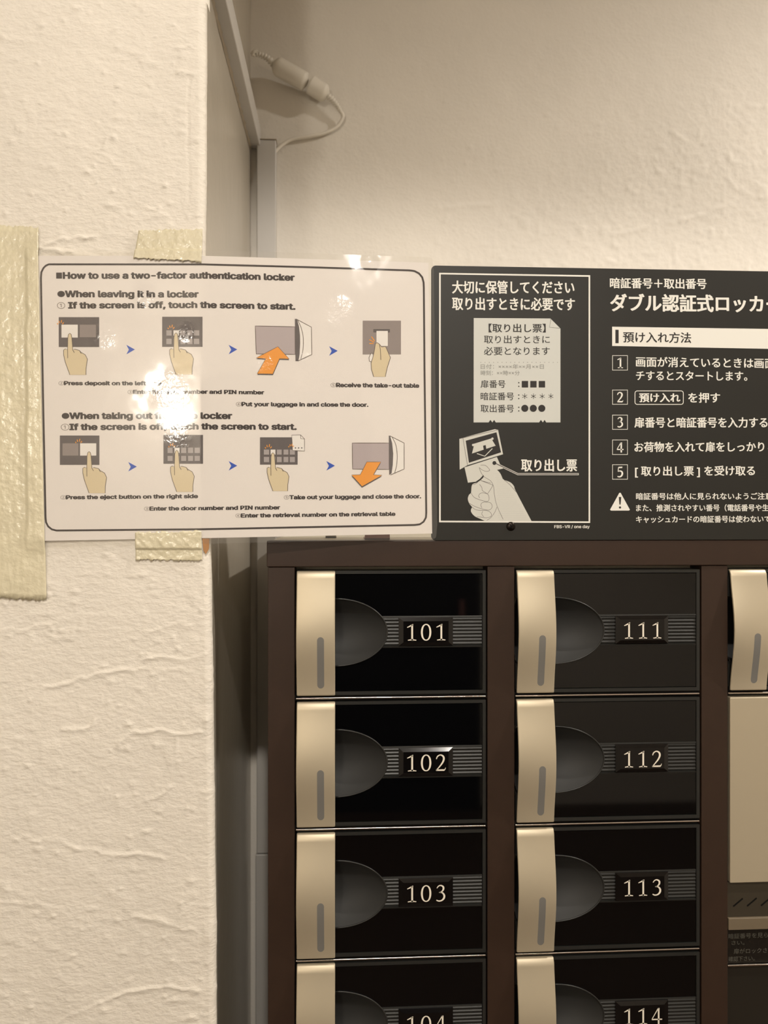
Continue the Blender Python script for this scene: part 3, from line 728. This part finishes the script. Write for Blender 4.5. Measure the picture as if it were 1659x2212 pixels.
for (t, yy) in (('扉番号', 837.8), ('暗証番号', 864.3), ('取出番号', 890.8)):
    put_text(b, SG, t, 1038.5, 1091.7 if t == '扉番号' else 1110, yy, yy, 15.8, 'ink_dark', True, 0.006, h0=0.00012)
    for dy in (-3.2, -11): put_disc(b, SG, 1120.5, yy + dy, 1.4, 'ink_dark', 0.00012, 10)
for k in range(3):
    xk = 1127 + 18.3 * k; put_rect(b, SG, xk, 823, xk + 13.8, 837.1, 'ink_dark', 0.00012)
    put_disc(b, SG, 1133.6 + 18.3 * k, 882.1, 7.7, 'ink_dark', 0.00012)
for k in range(4):
    for a in range(3):
        w_ = math.radians(30 + 60 * a); cx, cy = 1133.5 + 18.8 * k, 856
        put_stroke(b, SG, [(cx - 6 * math.cos(w_), cy - 6 * math.sin(w_)), (cx + 6 * math.cos(w_), cy + 6 * math.sin(w_))], 1.0, 'ink_dark', 0.00012 + a * 0.000004)
lab(b.build('printed_ticket', sign, SO), 'white ticket picture with dark lettering')
# drawing of a hand pulling the ticket out of the machine
Q = lambda pts: [(930 + p[0] / 4.608, 850 + p[1] / 4.608) for p in pts]
b = MB()
put_poly(b, SG, Q([(287, 450), (640, 355), (672, 362), (722, 605), (368, 714), (290, 758)]), 'hand_white', 0.00006)
put_poly(b, SG, Q([(350, 470), (656, 386), (702, 586), (382, 690)]), 'ink_dark', 0.00009)
put_stroke(b, SG, Q([(287, 450), (322, 442), (668, 364)]), 0.8, 'pic_dark', 0.00011); put_stroke(b, SG, Q([(322, 442), (368, 712)]), 0.8, 'pic_dark', 0.00011)
put_poly(b, SG, Q([(436, 503), (606, 452), (648, 520), (412, 598)]), 'hand_white', 0.00011)
put_stroke(b, SG, Q([(418, 512), (620, 450)]), 3.0, 'hand_white', 0.000112); put_disc(b, SG, *Q([(424, 513)])[0], 2.6, 'hand_white', 0.000114); put_disc(b, SG, *Q([(616, 450)])[0], 2.6, 'hand_white', 0.000114)
put_poly(b, SG, Q([(523, 520), (549, 513), (556, 560), (600, 546), (547, 612), (486, 582), (530, 568)]), 'ink_dark', 0.00013)
put_stroke(b, SG, Q([(462, 598), (540, 624), (615, 548)]), 1.8, 'hand_white', 0.00014)
put_poly(b, SG, Q([(338, 735), (660, 632), (690, 700), (722, 748), (640, 765), (570, 765), (490, 850), (450, 878), (372, 888)]), 'hand_white', 0.00010)
lab(b.build('printed_ticket_slot', sign, SO), 'white drawing of the ticket slot')
b = MB()
put_poly(b, SG, Q(smooth_line([(485, 735), (497, 712), (540, 712), (585, 750), (650, 756), (692, 792), (718, 850)], 4) + smooth_line([(735, 862), (795, 885), (832, 925), (850, 975), (1005, 1270)], 4) +
     [(545, 1270)] + smooth_line([(500, 1250), (440, 1222), (404, 1180), (404, 1150), (412, 1130), (385, 1095), (371, 1050), (382, 1010), (402, 988), (408, 930), (422, 900), (470, 882), (530, 828), (500, 780)], 4)), 'hand_white', 0.00013)
for l in ([(485, 735), (497, 775), (530, 826), (600, 872), (628, 932), (636, 1010), (662, 1120), (722, 1252)], [(497, 714), (545, 716), (580, 748), (588, 766), (555, 775), (515, 762), (488, 740)],
          [(530, 826), (500, 862), (550, 880), (598, 892)], [(500, 866), (560, 890), (620, 912)], [(488, 905), (510, 935), (515, 965), (545, 985), (566, 1000)], [(566, 1000), (600, 950), (620, 914)],
          [(402, 988), (430, 1030), (480, 1055), (560, 1075), (582, 1050), (572, 1005), (540, 992), (500, 992), (478, 1018), (490, 1040)],
          [(385, 1092), (450, 1128), (560, 1160), (600, 1150), (613, 1118), (590, 1085), (520, 1085), (500, 1110), (512, 1138)], [(412, 1130), (460, 1160), (560, 1165), (600, 1190), (603, 1220), (560, 1238), (500, 1230), (460, 1228)],
          [(520, 1170), (510, 1200), (530, 1228)], [(660, 1130), (640, 1180), (600, 1235), (560, 1262)], [(735, 862), (790, 910), (850, 978)], [(420, 902), (440, 904), (470, 884)]):
    put_stroke(b, SG, Q(l), 0.75, 'pic_dark', 0.00015, smooth=4)
for i in range(30):                                  # halftone dots of the sleeve side
    for j in range(26):
        x, y = 640 + i * 13 + (j % 2) * 6.5, 800 + j * 18
        if x > 650 + (y - 800) * 0.05 and x < 700 + (y - 800) * 0.60 and x > 640: put_disc(b, SG, *Q([(x, y)])[0], 0.42, 'ink_grey', 0.00014, 5)
lab(b.build('printed_hand', sign, SO), 'white drawing of a hand holding the ticket')
b = MB()
put_stroke(b, SG, Q([(640, 692), (868, 803), (1475, 803)]), 4.4, 'hand_white', 0.00016); put_stroke(b, SG, Q([(640, 692), (868, 803), (1468, 803)]), 1.9, 'pic_dark', 0.00017)
put_disc(b, SG, *Q([(635, 692)])[0], 4.2, 'ink_dark', 0.00018)
b.build('callout_line', sign, SO)
b = MB(); c = SG.inv(1103.6, 1137); G = []
for k in range(6):
    a = math.pi / 2 * k / 5; G.append([(c[0] + 0.0036 * math.cos(a) * math.cos(2 * math.pi * j / 18), YS - 0.0016 * math.sin(a), c[1] + 0.0036 * math.cos(a) * math.sin(2 * math.pi * j / 18)) for j in range(19)])
b.grid(G, 'screw_metal', True)
for a in (0.5, 0.5 + math.pi / 2):
    vs, fs = stroke2d([(c[0] - 0.002 * math.cos(a), c[1] - 0.002 * math.sin(a), 0.0007), (c[0] + 0.002 * math.cos(a), c[1] + 0.002 * math.sin(a), 0.0007)]); b.add([(x, YS - 0.00165, z) for x, z in vs], fs, 'gap_black')
b.build('screw', sign, SO)

# ------------------------------------------------------------------ laminated poster, flat on the pillar, then running free over to the sign
XB = -0.1035
def ysheet(X, Z):
    base = 0.55315
    t = max(0.0, (X - XB + 0.004))
    y = base + 0.0925 * (t * t / (t + 0.006)) if t > 0 else base
    y = min(y, 0.5702)
    return y
SP = Surf(0.56, ysheet)
PC = [SP.inv(76, 552.5), SP.inv(925.5, 567.5), SP.inv(933.5, 1152.5), SP.inv(86, 1168.5)]   # paper corners
poster = tag(empty('laminated_poster', (0.0, 0.56, PC[3][1])), 'laminated white A4 poster in English with pictograms of locker use, taped to the pillar', 'poster')
PO = (0.0, 0.56, PC[3][1])
def quad_uv(a, b_, g=0.0):
    c0, c1, c2, c3 = [Vector(p) for p in PC]
    p = (c0 * (1 - a) + c1 * a) * (1 - b_) + (c3 * (1 - a) + c2 * a) * b_
    return p
def sheet(mb, mn, m, h, rad=0.0, nu=240, nv=20):
    """sheet reaching m metres past the paper on all sides"""
    Wp, Hp = 0.297, 0.21
    G = []
    for j in range(nv + 1):
        row = []
        for i in range(nu + 1):
            s, t = i / nu, j / nv
            x, y = -m + s * (Wp + 2 * m), -m + t * (Hp + 2 * m)
            if rad:                                   # rounded corners
                for cx, cy in ((-m + rad, -m + rad), (Wp + m - rad, -m + rad), (-m + rad, Hp + m - rad), (Wp + m - rad, Hp + m - rad)):
                    if (x - cx) * (1 if cx > 0.1 else -1) > 0 and (y - cy) * (1 if cy > 0.1 else -1) > 0:
                        d = math.hypot(x - cx, y - cy)
                        mxx = max(abs(x - cx), abs(y - cy))
                        if d > 0: x, y = cx + (x - cx) * mxx / d, cy + (y - cy) * mxx / d
            p = quad_uv(x / Wp, y / Hp); row.append(SP.at(p.x, p.y, h))
        G.append(row)
    mb.grid(G, mn, True, flip=True)
b = MB(); sheet(b, 'paper', 0.0, 0.0); b.build('paper_sheet', poster, PO)
wr = [((368, 845), 0.020, 0.05), ((372, 812), 0.008, 0.08), ((730, 676), 0.016, 0.26), ((722, 690), 0.012, 0.30), ((572, 790), 0.012, 0.28), ((403, 716), 0.009, 0.28), ((312, 640), 0.011, 0.26), ((225, 730), 0.012, 0.22), ((800, 566), 0.008, 0.25),
      ((385, 950), 0.016, 0.08), ((600, 1082), 0.010, 0.15), ((655, 775), 0.007, 0.28)]
sp = []
for (q, r_, a_) in wr:
    u = SP.inv(*q); w3 = SP.at(u[0], u[1], 0); sp.append(((w3[0] - PO[0], w3[1] - PO[1], w3[2] - PO[2]), r_, a_))
film_mat(sp)
b = MB(); sheet(b, 'laminate_film', 0.0042, 0.00028, rad=0.004); lab(b.build('laminate_film', poster, PO), 'clear glossy laminate film')
b = MB()
put_stroke(b, SP, [(105.5, 571), (440, 571.2), (660, 577), (885, 584.2)] + [(895, 585.5), (905, 590.5), (912, 599), (915, 610), (915.5, 622)] + [(917, 800), (919.5, 1000), (920.8, 1108)] +
           [(920, 1118), (915, 1127), (907, 1132.5), (896, 1134)] + [(700, 1138), (440, 1143.2), (122, 1146)] + [(112, 1143.5), (104, 1137), (99.5, 1128), (98.5, 1118)] + [(93, 850), (88.5, 600)] + [(89.5, 588), (94, 579), (99, 574)], 4.0, 'poster_ink', closed=True)
b.build('printed_border', poster, PO)
b = MB()
def line(s, xl, xr, yl, yr, cap, mk=0.0, big=False):
    bo = 0.046
    if mk:
        put_text(b, SP, s[0], xl, xl + mk - (2.5 if s[0] == '■' else 0.5), yl + (1.5 if big else 1.0), yl + (1.5 if big else 1.0), cap * 1.18, 'poster_ink' if s[0] in '■●' else 'poster_ink_soft', True, 0.0)
        put_text(b, SP, s[1:].strip(), xl + mk + (0.5 if s[1] != ' ' else 7), xr, yl, yr, cap, 'poster_ink', False, bo)
line('■How to use a two-factor authentication locker', 121.5, 635.6, 601.8, 606, 13.2, 15, True)
line('●When leaving it in a locker', 124, 428, 641.5, 642, 13.2, 17, True)
line('① If the screen is off, touch the screen to start.', 123.4, 637, 666, 668.5, 12.8, 18, True)
line('②Press deposit on the left side', 126.6, 348.5, 831.6, 832, 8.0, 12)
line('③Enter the door number and PIN number', 275.8, 570, 850.6, 851.6, 8.0, 12)
line('④Put your luggage in and close the door.', 510, 795, 877, 878.4, 8.2, 12)
line('⑤Receive the take-out table', 714.3, 904.7, 835.8, 837.2, 8.4, 12)
line('●When taking out from the locker', 133.4, 500.4, 904.6, 904.6, 12.8, 17, True)
line('①If the screen is off, touch the screen to start.', 131.5, 639.7, 928.6, 928, 12.6, 19, True)
line('②Press the eject button on the right side', 130.7, 427, 1078.3, 1075.6, 8.0, 12)
line('③Enter the door number and PIN number', 311.4, 604.4, 1102.7, 1100, 8.0, 12)
line('④Enter the retrieval number on the retrieval table', 508.7, 853.4, 1117.7, 1113.8, 8.0, 12)
line('⑤Take out your luggage and close the door.', 613.4, 909, 1078.3, 1076, 8.2, 12)
lab(b.build('lettering', poster, PO), 'black bold English lettering')
# pictograms; T(ox, oy) maps enlarged drawing coordinates to the sheet
def T(ox, oy, pts, s=3.687): return [(ox + p[0] / s, oy + p[1] / s) for p in pts]
HAND = [(262, 663), (251, 673), (246, 700), (245, 750), (243, 795), (225, 788), (212, 797), (212, 835), (226, 895), (262, 995), (390, 995), (391, 940), (402, 870), (385, 835), (350, 815), (338, 800), (318, 795), (300, 790), (285, 798), (281, 740), (277, 695), (273, 673)]
def hand(mb, ox, oy, tx, ty, k=1.0):
    mp = lambda l: T(ox, oy, [(tx + (x - 262) * k, ty + (y - 663) * k) for x, y in l])
    put_poly(mb, SP, mp(HAND), 'pic_skin', 0.00012)
    put_stroke(mb, SP, mp(HAND[10:] + HAND[:10]), 1.2, 'pic_line', 0.00014)
    put_stroke(mb, SP, mp([(244, 790), (245, 862)]), 1.2, 'pic_line', 0.000145); put_stroke(mb, SP, mp([(285, 798), (298, 818)]), 1.2, 'pic_line', 0.000145); put_stroke(mb, SP, mp([(338, 800), (352, 826)]), 1.2, 'pic_line', 0.000145)
def spark(mb, ox, oy, x, y, k=1.0):
    for (a, b_) in (((-18, 8), (-24, -2)), ((-6, -2), (-10, -20)), ((8, -4), (12, -26)), ((18, 6), (28, -8))):
        put_stroke(mb, SP, T(ox, oy, [(x + a[0] * k, y + a[1] * k), (x + b_[0] * k, y + b_[1] * k)]), 1.9, 'pic_orange', 0.00016)
def R4(mb, ox, oy, r, mn, h): put_poly(mb, SP, T(ox, oy, [(r[0], r[1]), (r[2], r[1]), (r[2], r[3]), (r[0], r[3])]), mn, h)
def keypad(ox, oy, r, xs_, rows, tip, sparkp, k=1.0):
    m = MB(); R4(m, ox, oy, r, 'pic_dark', 0.00006)
    for ri, (ya, yb_) in enumerate(rows):
        for i, (xa, xb_) in enumerate(xs_): R4(m, ox, oy, (xa, ya, xb_, yb_), 'pic_white' if (i == 1 and ri == 0) else 'pic_key', 0.00009)
    hand(m, ox, oy, *tip, k); spark(m, ox, oy, *sparkp); return m
def two(ox, oy, r, wh, gr, tip, sparkp):
    m = MB(); R4(m, ox, oy, r, 'pic_dark', 0.00006); R4(m, ox, oy, wh, 'pic_white', 0.00009); R4(m, ox, oy, gr, 'pic_mid', 0.00009)
    hand(m, ox, oy, *tip); spark(m, ox, oy, *sparkp); return m
def pic(m, t): lab(m.build('pictogram', poster, PO), t)
pic(two(80, 540, (173, 535, 495, 773), (195, 595, 325, 698), (340, 595, 470, 695), (262, 663), (185, 585)), 'hand pressing the left one of two buttons')
pic(keypad(80, 540, (997, 532, 1318, 772), [(1030, 1072), (1087, 1130), (1142, 1180), (1197, 1237), (1250, 1292)], [(640, 682), (707, 750)], (1107, 660), (1066, 622)), 'hand pressing a keypad, upper row of steps')
pic(two(80, 860, (182, 298, 497, 532), (343, 360, 472, 458), (203, 360, 330, 458), (415, 425), (330, 350)), 'hand pressing the right one of two buttons')
pic(keypad(80, 860, (1007, 293, 1322, 523), [(1040, 1080), (1095, 1135), (1148, 1188), (1203, 1243), (1255, 1297)], [(395, 437), (460, 500)], (1113, 415), (1072, 384)), 'hand pressing a keypad, lower row of steps')
m = keypad(500, 860, (227, 312, 527, 530), [(258, 300), (312, 350), (362, 400), (415, 453), (465, 505)], [(410, 450), (468, 510)], (330, 435), (292, 393), 0.92)
put_poly(m, SP, T(500, 860, [(480, 295), (550, 293), (582, 325), (582, 422), (487, 417)]), 'pic_white', 0.00012)
put_stroke(m, SP, T(500, 860, [(480, 295), (550, 293), (582, 325), (582, 422), (487, 417)]), 1.1, 'pic_line', 0.00014, closed=True); put_stroke(m, SP, T(500, 860, [(550, 293), (552, 324), (582, 325)]), 1.0, 'pic_line', 0.000145)
for k in range(3): put_disc(m, SP, *T(500, 860, [(510 + 25 * k, 397)])[0], 1.5, 'pic_dark', 0.00015, 10)
spark(m, 500, 860, 474, 385, 0.8); pic(m, 'hand pressing a keypad beside a small ticket')
m = MB()
put_poly(m, SP, T(500, 540, [(190, 605), (506, 612), (508, 832), (197, 828)]), 'pic_box', 0.00006); put_stroke(m, SP, T(500, 540, [(190, 605), (506, 612), (508, 832), (197, 828)]), 1.4, 'pic_line', 0.00009, closed=True)
put_poly(m, SP, T(500, 540, [(527, 560), (560, 575), (637, 615), (640, 835), (545, 880)]), 'pic_white', 0.00010); put_stroke(m, SP, T(500, 540, [(515, 550), (560, 574), (637, 615), (640, 833), (530, 884)]), 1.4, 'pic_line', 0.00012)
put_poly(m, SP, T(500, 540, [(505, 548), (522, 552), (538, 610), (546, 680), (547, 740), (543, 830), (533, 885), (510, 885)]), 'pic_dark', 0.00013)
put_stroke(m, SP, T(500, 540, [(527, 558), (555, 620), (572, 700), (570, 790), (552, 870)]), 1.3, 'pic_line', 0.00014, smooth=5)
AR = [(370, 770), (460, 868), (383, 866), (330, 988), (205, 986), (273, 866), (197, 860)]
put_poly(m, SP, T(500, 540, [(x + 1, y + 9) for x, y in AR]), 'pic_dark', 0.00015); put_poly(m, SP, T(500, 540, AR), 'pic_orange', 0.00017); put_stroke(m, SP, T(500, 540, AR), 0.9, 'pic_line', 0.00018, closed=True)
pic(m, 'orange arrow pointing into an open locker')
m = MB()
put_poly(m, SP, T(500, 860, [(962, 358), (1256, 358), (1256, 568), (965, 565)]), 'pic_box', 0.00006); put_stroke(m, SP, T(500, 860, [(962, 358), (1256, 358), (1256, 568), (965, 565)]), 1.4, 'pic_line', 0.00009, closed=True)
put_poly(m, SP, T(500, 860, [(1262, 302), (1375, 358), (1375, 565), (1266, 612)]), 'pic_white', 0.00010); put_stroke(m, SP, T(500, 860, [(1260, 300), (1375, 358), (1375, 565), (1266, 612)]), 1.4, 'pic_line', 0.00012)
put_poly(m, SP, T(500, 860, [(1253, 298), (1264, 302), (1280, 360), (1288, 440), (1285, 530), (1275, 600), (1256, 612)]), 'pic_dark', 0.00013)
put_stroke(m, SP, T(500, 860, [(1280, 312), (1308, 370), (1320, 450), (1316, 530), (1300, 596)]), 1.3, 'pic_line', 0.00014, smooth=5)
AR = [(1078, 508), (1190, 508), (1130, 610), (1200, 614), (1040, 704), (957, 612), (1026, 610)]
put_poly(m, SP, T(500, 860, [(x - 1, y + 10) for x, y in AR]), 'pic_dark', 0.00015); put_poly(m, SP, T(500, 860, AR), 'pic_orange', 0.00017); put_stroke(m, SP, T(500, 860, AR), 0.9, 'pic_line', 0.00018, closed=True)
pic(m, 'orange arrow pointing out of an open locker')
m = MB()
R4(m, 500, 540, (1045, 563, 1350, 832), 'pic_mid', 0.00006); R4(m, 500, 540, (1130, 630, 1262, 657), 'pic_dark', 0.00009); R4(m, 500, 540, (1155, 645, 1245, 765), 'pic_white', 0.00011)
PH = [(1160, 738), (1146, 748), (1140, 790), (1128, 850), (1112, 900), (1115, 950), (1133, 1010), (1225, 1010), (1240, 940), (1266, 858), (1250, 820), (1228, 770), (1195, 772), (1180, 752)]
put_poly(m, SP, T(500, 540, [(1118, 820), (1095, 858), (1098, 886), (1112, 890), (1128, 850)]), 'pic_white', 0.00012); put_stroke(m, SP, T(500, 540, [(1128, 822), (1110, 824), (1095, 858), (1098, 886), (1112, 890)]), 1.2, 'pic_line', 0.00013)
put_poly(m, SP, T(500, 540, PH), 'pic_skin', 0.00014); put_stroke(m, SP, T(500, 540, PH[7:] + PH[:7]), 1.2, 'pic_line', 0.00016); put_stroke(m, SP, T(500, 540, [(1180, 752), (1186, 800), (1190, 876)]), 1.2, 'pic_line', 0.000165)
for a, c_ in (((1115, 690), (1140, 725)), ((1098, 715), (1136, 735)), ((1098, 745), (1132, 745))): put_stroke(m, SP, T(500, 540, [a, c_]), 2.0, 'pic_orange', 0.00016)
pic(m, 'hand taking a ticket out of a slot')
for (cx, cy) in ((282, 755), (503, 755), (720, 758), (286, 1008), (503, 1006), (714, 1006)):
    m = MB(); put_poly(m, SP, [(cx - 9, cy - 10), (cx + 9.5, cy), (cx - 9, cy + 10.5), (cx - 3.5, cy + .3)], 'pic_blue'); m.build('printed_chevron', poster, PO)

# ------------------------------------------------------------------ masking tape
def tape(px_poly, label, seed, over=None, jag=(True, True), h=0.0006):
    """strip of tape following wall and poster; px_poly = TL, TR, BR, BL"""
    q = [px(x, y, 0.5535) for x, y in px_poly]; r = random.Random(seed)
    nu, nv = 40, 60 if abs(q[3][1] - q[0][1]) > 0.05 else 24
    G = []
    jt = [r.uniform(-1, 1) * 0.0009 for _ in range(nu + 1)]; jb = [r.uniform(-1, 1) * 0.0009 for _ in range(nu + 1)]
    for j in range(nv + 1):
        t = j / nv; row = []
        for i in range(nu + 1):
            s = i / nu
            x = (q[0][0] * (1 - s) + q[1][0] * s) * (1 - t) + (q[3][0] * (1 - s) + q[2][0] * s) * t
            z = (q[0][1] * (1 - s) + q[1][1] * s) * (1 - t) + (q[3][1] * (1 - s) + q[2][1] * s) * t
            if j == 0 and jag[0]: z += jt[i]
            if j == nv and jag[1]: z += jb[i]
            wv = 0.00022 * math.sin(x * 310 + seed + z * 90) * math.sin(z * 260 + seed) + 0.00018 * math.sin((x + z) * 700 + seed)
            yy = 0.5530 - 0.00028 - 0.0003 if over(x, z) else 0.5536
            row.append((x, yy - h * 0.35 - abs(wv), z))
        G.append(row)
    b = MB(); b.grid(G, 'masking_tape', True, flip=True)
    c = (sum(p[0] for p in q) / 4, 0.5535, min(p[1] for p in q)); o = b.build('masking_tape', None, c)
    sd = o.modifiers.new('thickness', 'SOLIDIFY'); sd.thickness = 0.00015; sd.offset = 1
    return tag(o, label, 'tape', 'pieces of masking tape on the pillar')
onp = lambda x, z: (PC[0][0] - 0.006 < x) and (PC[3][1] - 0.006 < z < PC[0][1] + 0.006)
tape([(-60, 484), (83, 492), (101, 1297), (-60, 1290)], 'long pale yellow masking tape down the left edge of the laminated poster', 3, onp)
tape([(300, 497), (438, 495), (436, 567), (289, 559)], 'short pale yellow masking tape over the top edge of the laminated poster', 7, onp)
tape([(293, 1150), (436, 1147), (437, 1211), (293, 1209)], 'short pale yellow masking tape over the bottom edge of the laminated poster', 11, onp)
b = MB(); q = [px(439, 1163, 0.556), px(453, 1163, 0.556), px(452, 1186, 0.556), px(446, 1197, 0.556), px(441, 1188, 0.556)]
G1 = [(x, 0.5532 + max(0, (x + 0.1035)) * 0.5, z) for x, z in q]
b.add(G1 + [(x, y - 0.0004, z) for x, y, z in G1], [(0, 1, 2, 3, 4), (9, 8, 7, 6, 5)] + [(i, 5 + i, 5 + (i + 1) % 5, (i + 1) % 5) for i in range(5)], 'brown_tape')
tag(b.build('adhesive_scrap', None, (q[3][0], 0.555, q[3][1])), 'torn brown adhesive scrap hanging below the poster at the pillar corner', 'tape')

# ------------------------------------------------------------------ cable ducts and the inline connector
ZD = 0.4020
b = MB(); x0, x1, z0, z1 = XR - 0.001, -0.0935, ZD, ZD + 0.0225
b.box(x0, x1, 0.40 + 0.155, YW - 0.003, z0, z1, 'grey_plastic')
hd = b.build('cable_duct', None, (x1, 0.69, z0)); bevel(hd, 0.0012)
tag(hd, 'white cable duct running level along the side of the pillar to the corner', 'cable duct', 'cable ducts')
random.seed(9)
b = MB(); G = []                                  # smeared sealant along its lower edge
for i in range(60):
    y = 0.565 + i * 0.0044; r_ = 0.0009 + random.random() * 0.0011
    G.append([(XR + 0.0002, y, ZD - r_ * 2.2), (XR + r_, y, ZD - r_ * 0.6), (XR + r_ * 1.4, y, ZD + 0.0004)])
b.grid(G, 'duct_dirty', True); o = b.build('sealant_bead', hd, (x1, 0.69, z0))
vd = tag(empty('cable_duct', (-0.087, 0.82, -1.5)), 'upright white cable duct in the corner beside the locker cabinet', 'cable duct', 'cable ducts')
VO = (-0.087, 0.82, -1.5)
b = MB(); b.box(-0.0972, -0.0762, 0.8180, YW - 0.0005, -0.3748, 0.4085, 'grey_plastic'); bevel(b.build('duct_cover', vd, VO), 0.0012)
b = MB(); b.box(-0.0985, -0.0762, 0.8172, YW - 0.0005, -1.5, -0.3755, 'grey_plastic'); bevel(b.build('duct_cover', vd, VO), 0.0012)
b = MB(); b.box(-0.0978, -0.0756, 0.8174, YW - 0.0005, 0.4087, 0.4093, 'duct_dirty'); b.build('end_cap', vd, VO)

def wp(x, y, off): 
    X, Zz = px(x, y, YW - off); return (X, YW - off, Zz)
con = tag(empty('inline_connector', wp(650, 300, 0.004)), 'white inline plug connector on a looped white cable above the upright duct', 'connector')
CO = wp(650, 300, 0.004)
def interp(pts, n=8): return smooth_line([tuple(p) for p in pts], n)
b = MB()
b.tube(interp([wp(592, 330, .006), wp(606, 316, .005), wp(630, 301, .004), wp(670, 294, .004), wp(700, 288, .004), wp(726, 275, .004), wp(739, 258, .005), wp(740, 247, .006), wp(735, 240, .007)]), 0.0019, 'cable_white', 10)
b.build('cable', con, CO)
b = MB(); b.tube(interp([wp(556, 108, .024), wp(548, 112, .024), wp(544, 118, .022)]), 0.0019, 'cable_white', 10); b.build('cable', con, CO)
def axis(a, c_, n): return [tuple(Vector(a) * (1 - i / n) + Vector(c_) * (i / n) for i in [k])[0] for k in range(n + 1)]
def relief(pts, r0, r1, n):
    b = MB(); P_ = interp(pts, n)
    rs = [(r0 + (r1 - r0) * i / (len(P_) - 1)) * (1.0 if (i % 4) < 2 else 0.62) for i in range(len(P_))]
    b.tube([tuple(p) for p in P_], rs, 'cable_white', 12); b.build('strain_relief', con, CO)
relief([wp(543, 118, .021), wp(560, 118, .020), wp(578, 126, .019), wp(592, 140, .018)], 0.0022, 0.0042, 12)
relief([wp(736, 241, .007), wp(728, 228, .008), wp(716, 214, .009), wp(704, 203, .010)], 0.0022, 0.0044, 12)
for (a, c_, oa, oc) in (((590, 138), (664, 180), .018, .013), ((667, 181), (708, 206), .013, .010)):
    A, B = Vector(wp(*a, oa)), Vector(wp(*c_, oc)); b = MB(); n = 14; rr = []
    pts = []
    for i in range(n + 1):
        t = i / n; pts.append(tuple(A.lerp(B, t)))
        e0 = min(1, t / 0.16) if a[0] == 590 else min(1, t / 0.05); e1 = min(1, (1 - t) / 0.05) if a[0] == 590 else min(1, (1 - t) / 0.22)
        rr.append(0.0098 * (0.45 + 0.55 * math.sin(math.pi / 2 * e0)) * (0.45 + 0.55 * math.sin(math.pi / 2 * e1)) if 0 < i < n else 0.0036)
    b.tube(pts, rr, 'cable_white', 18); b.build('plug_body', con, CO)

for o in bpy.data.objects:
    if '_o' in o: del o['_o']
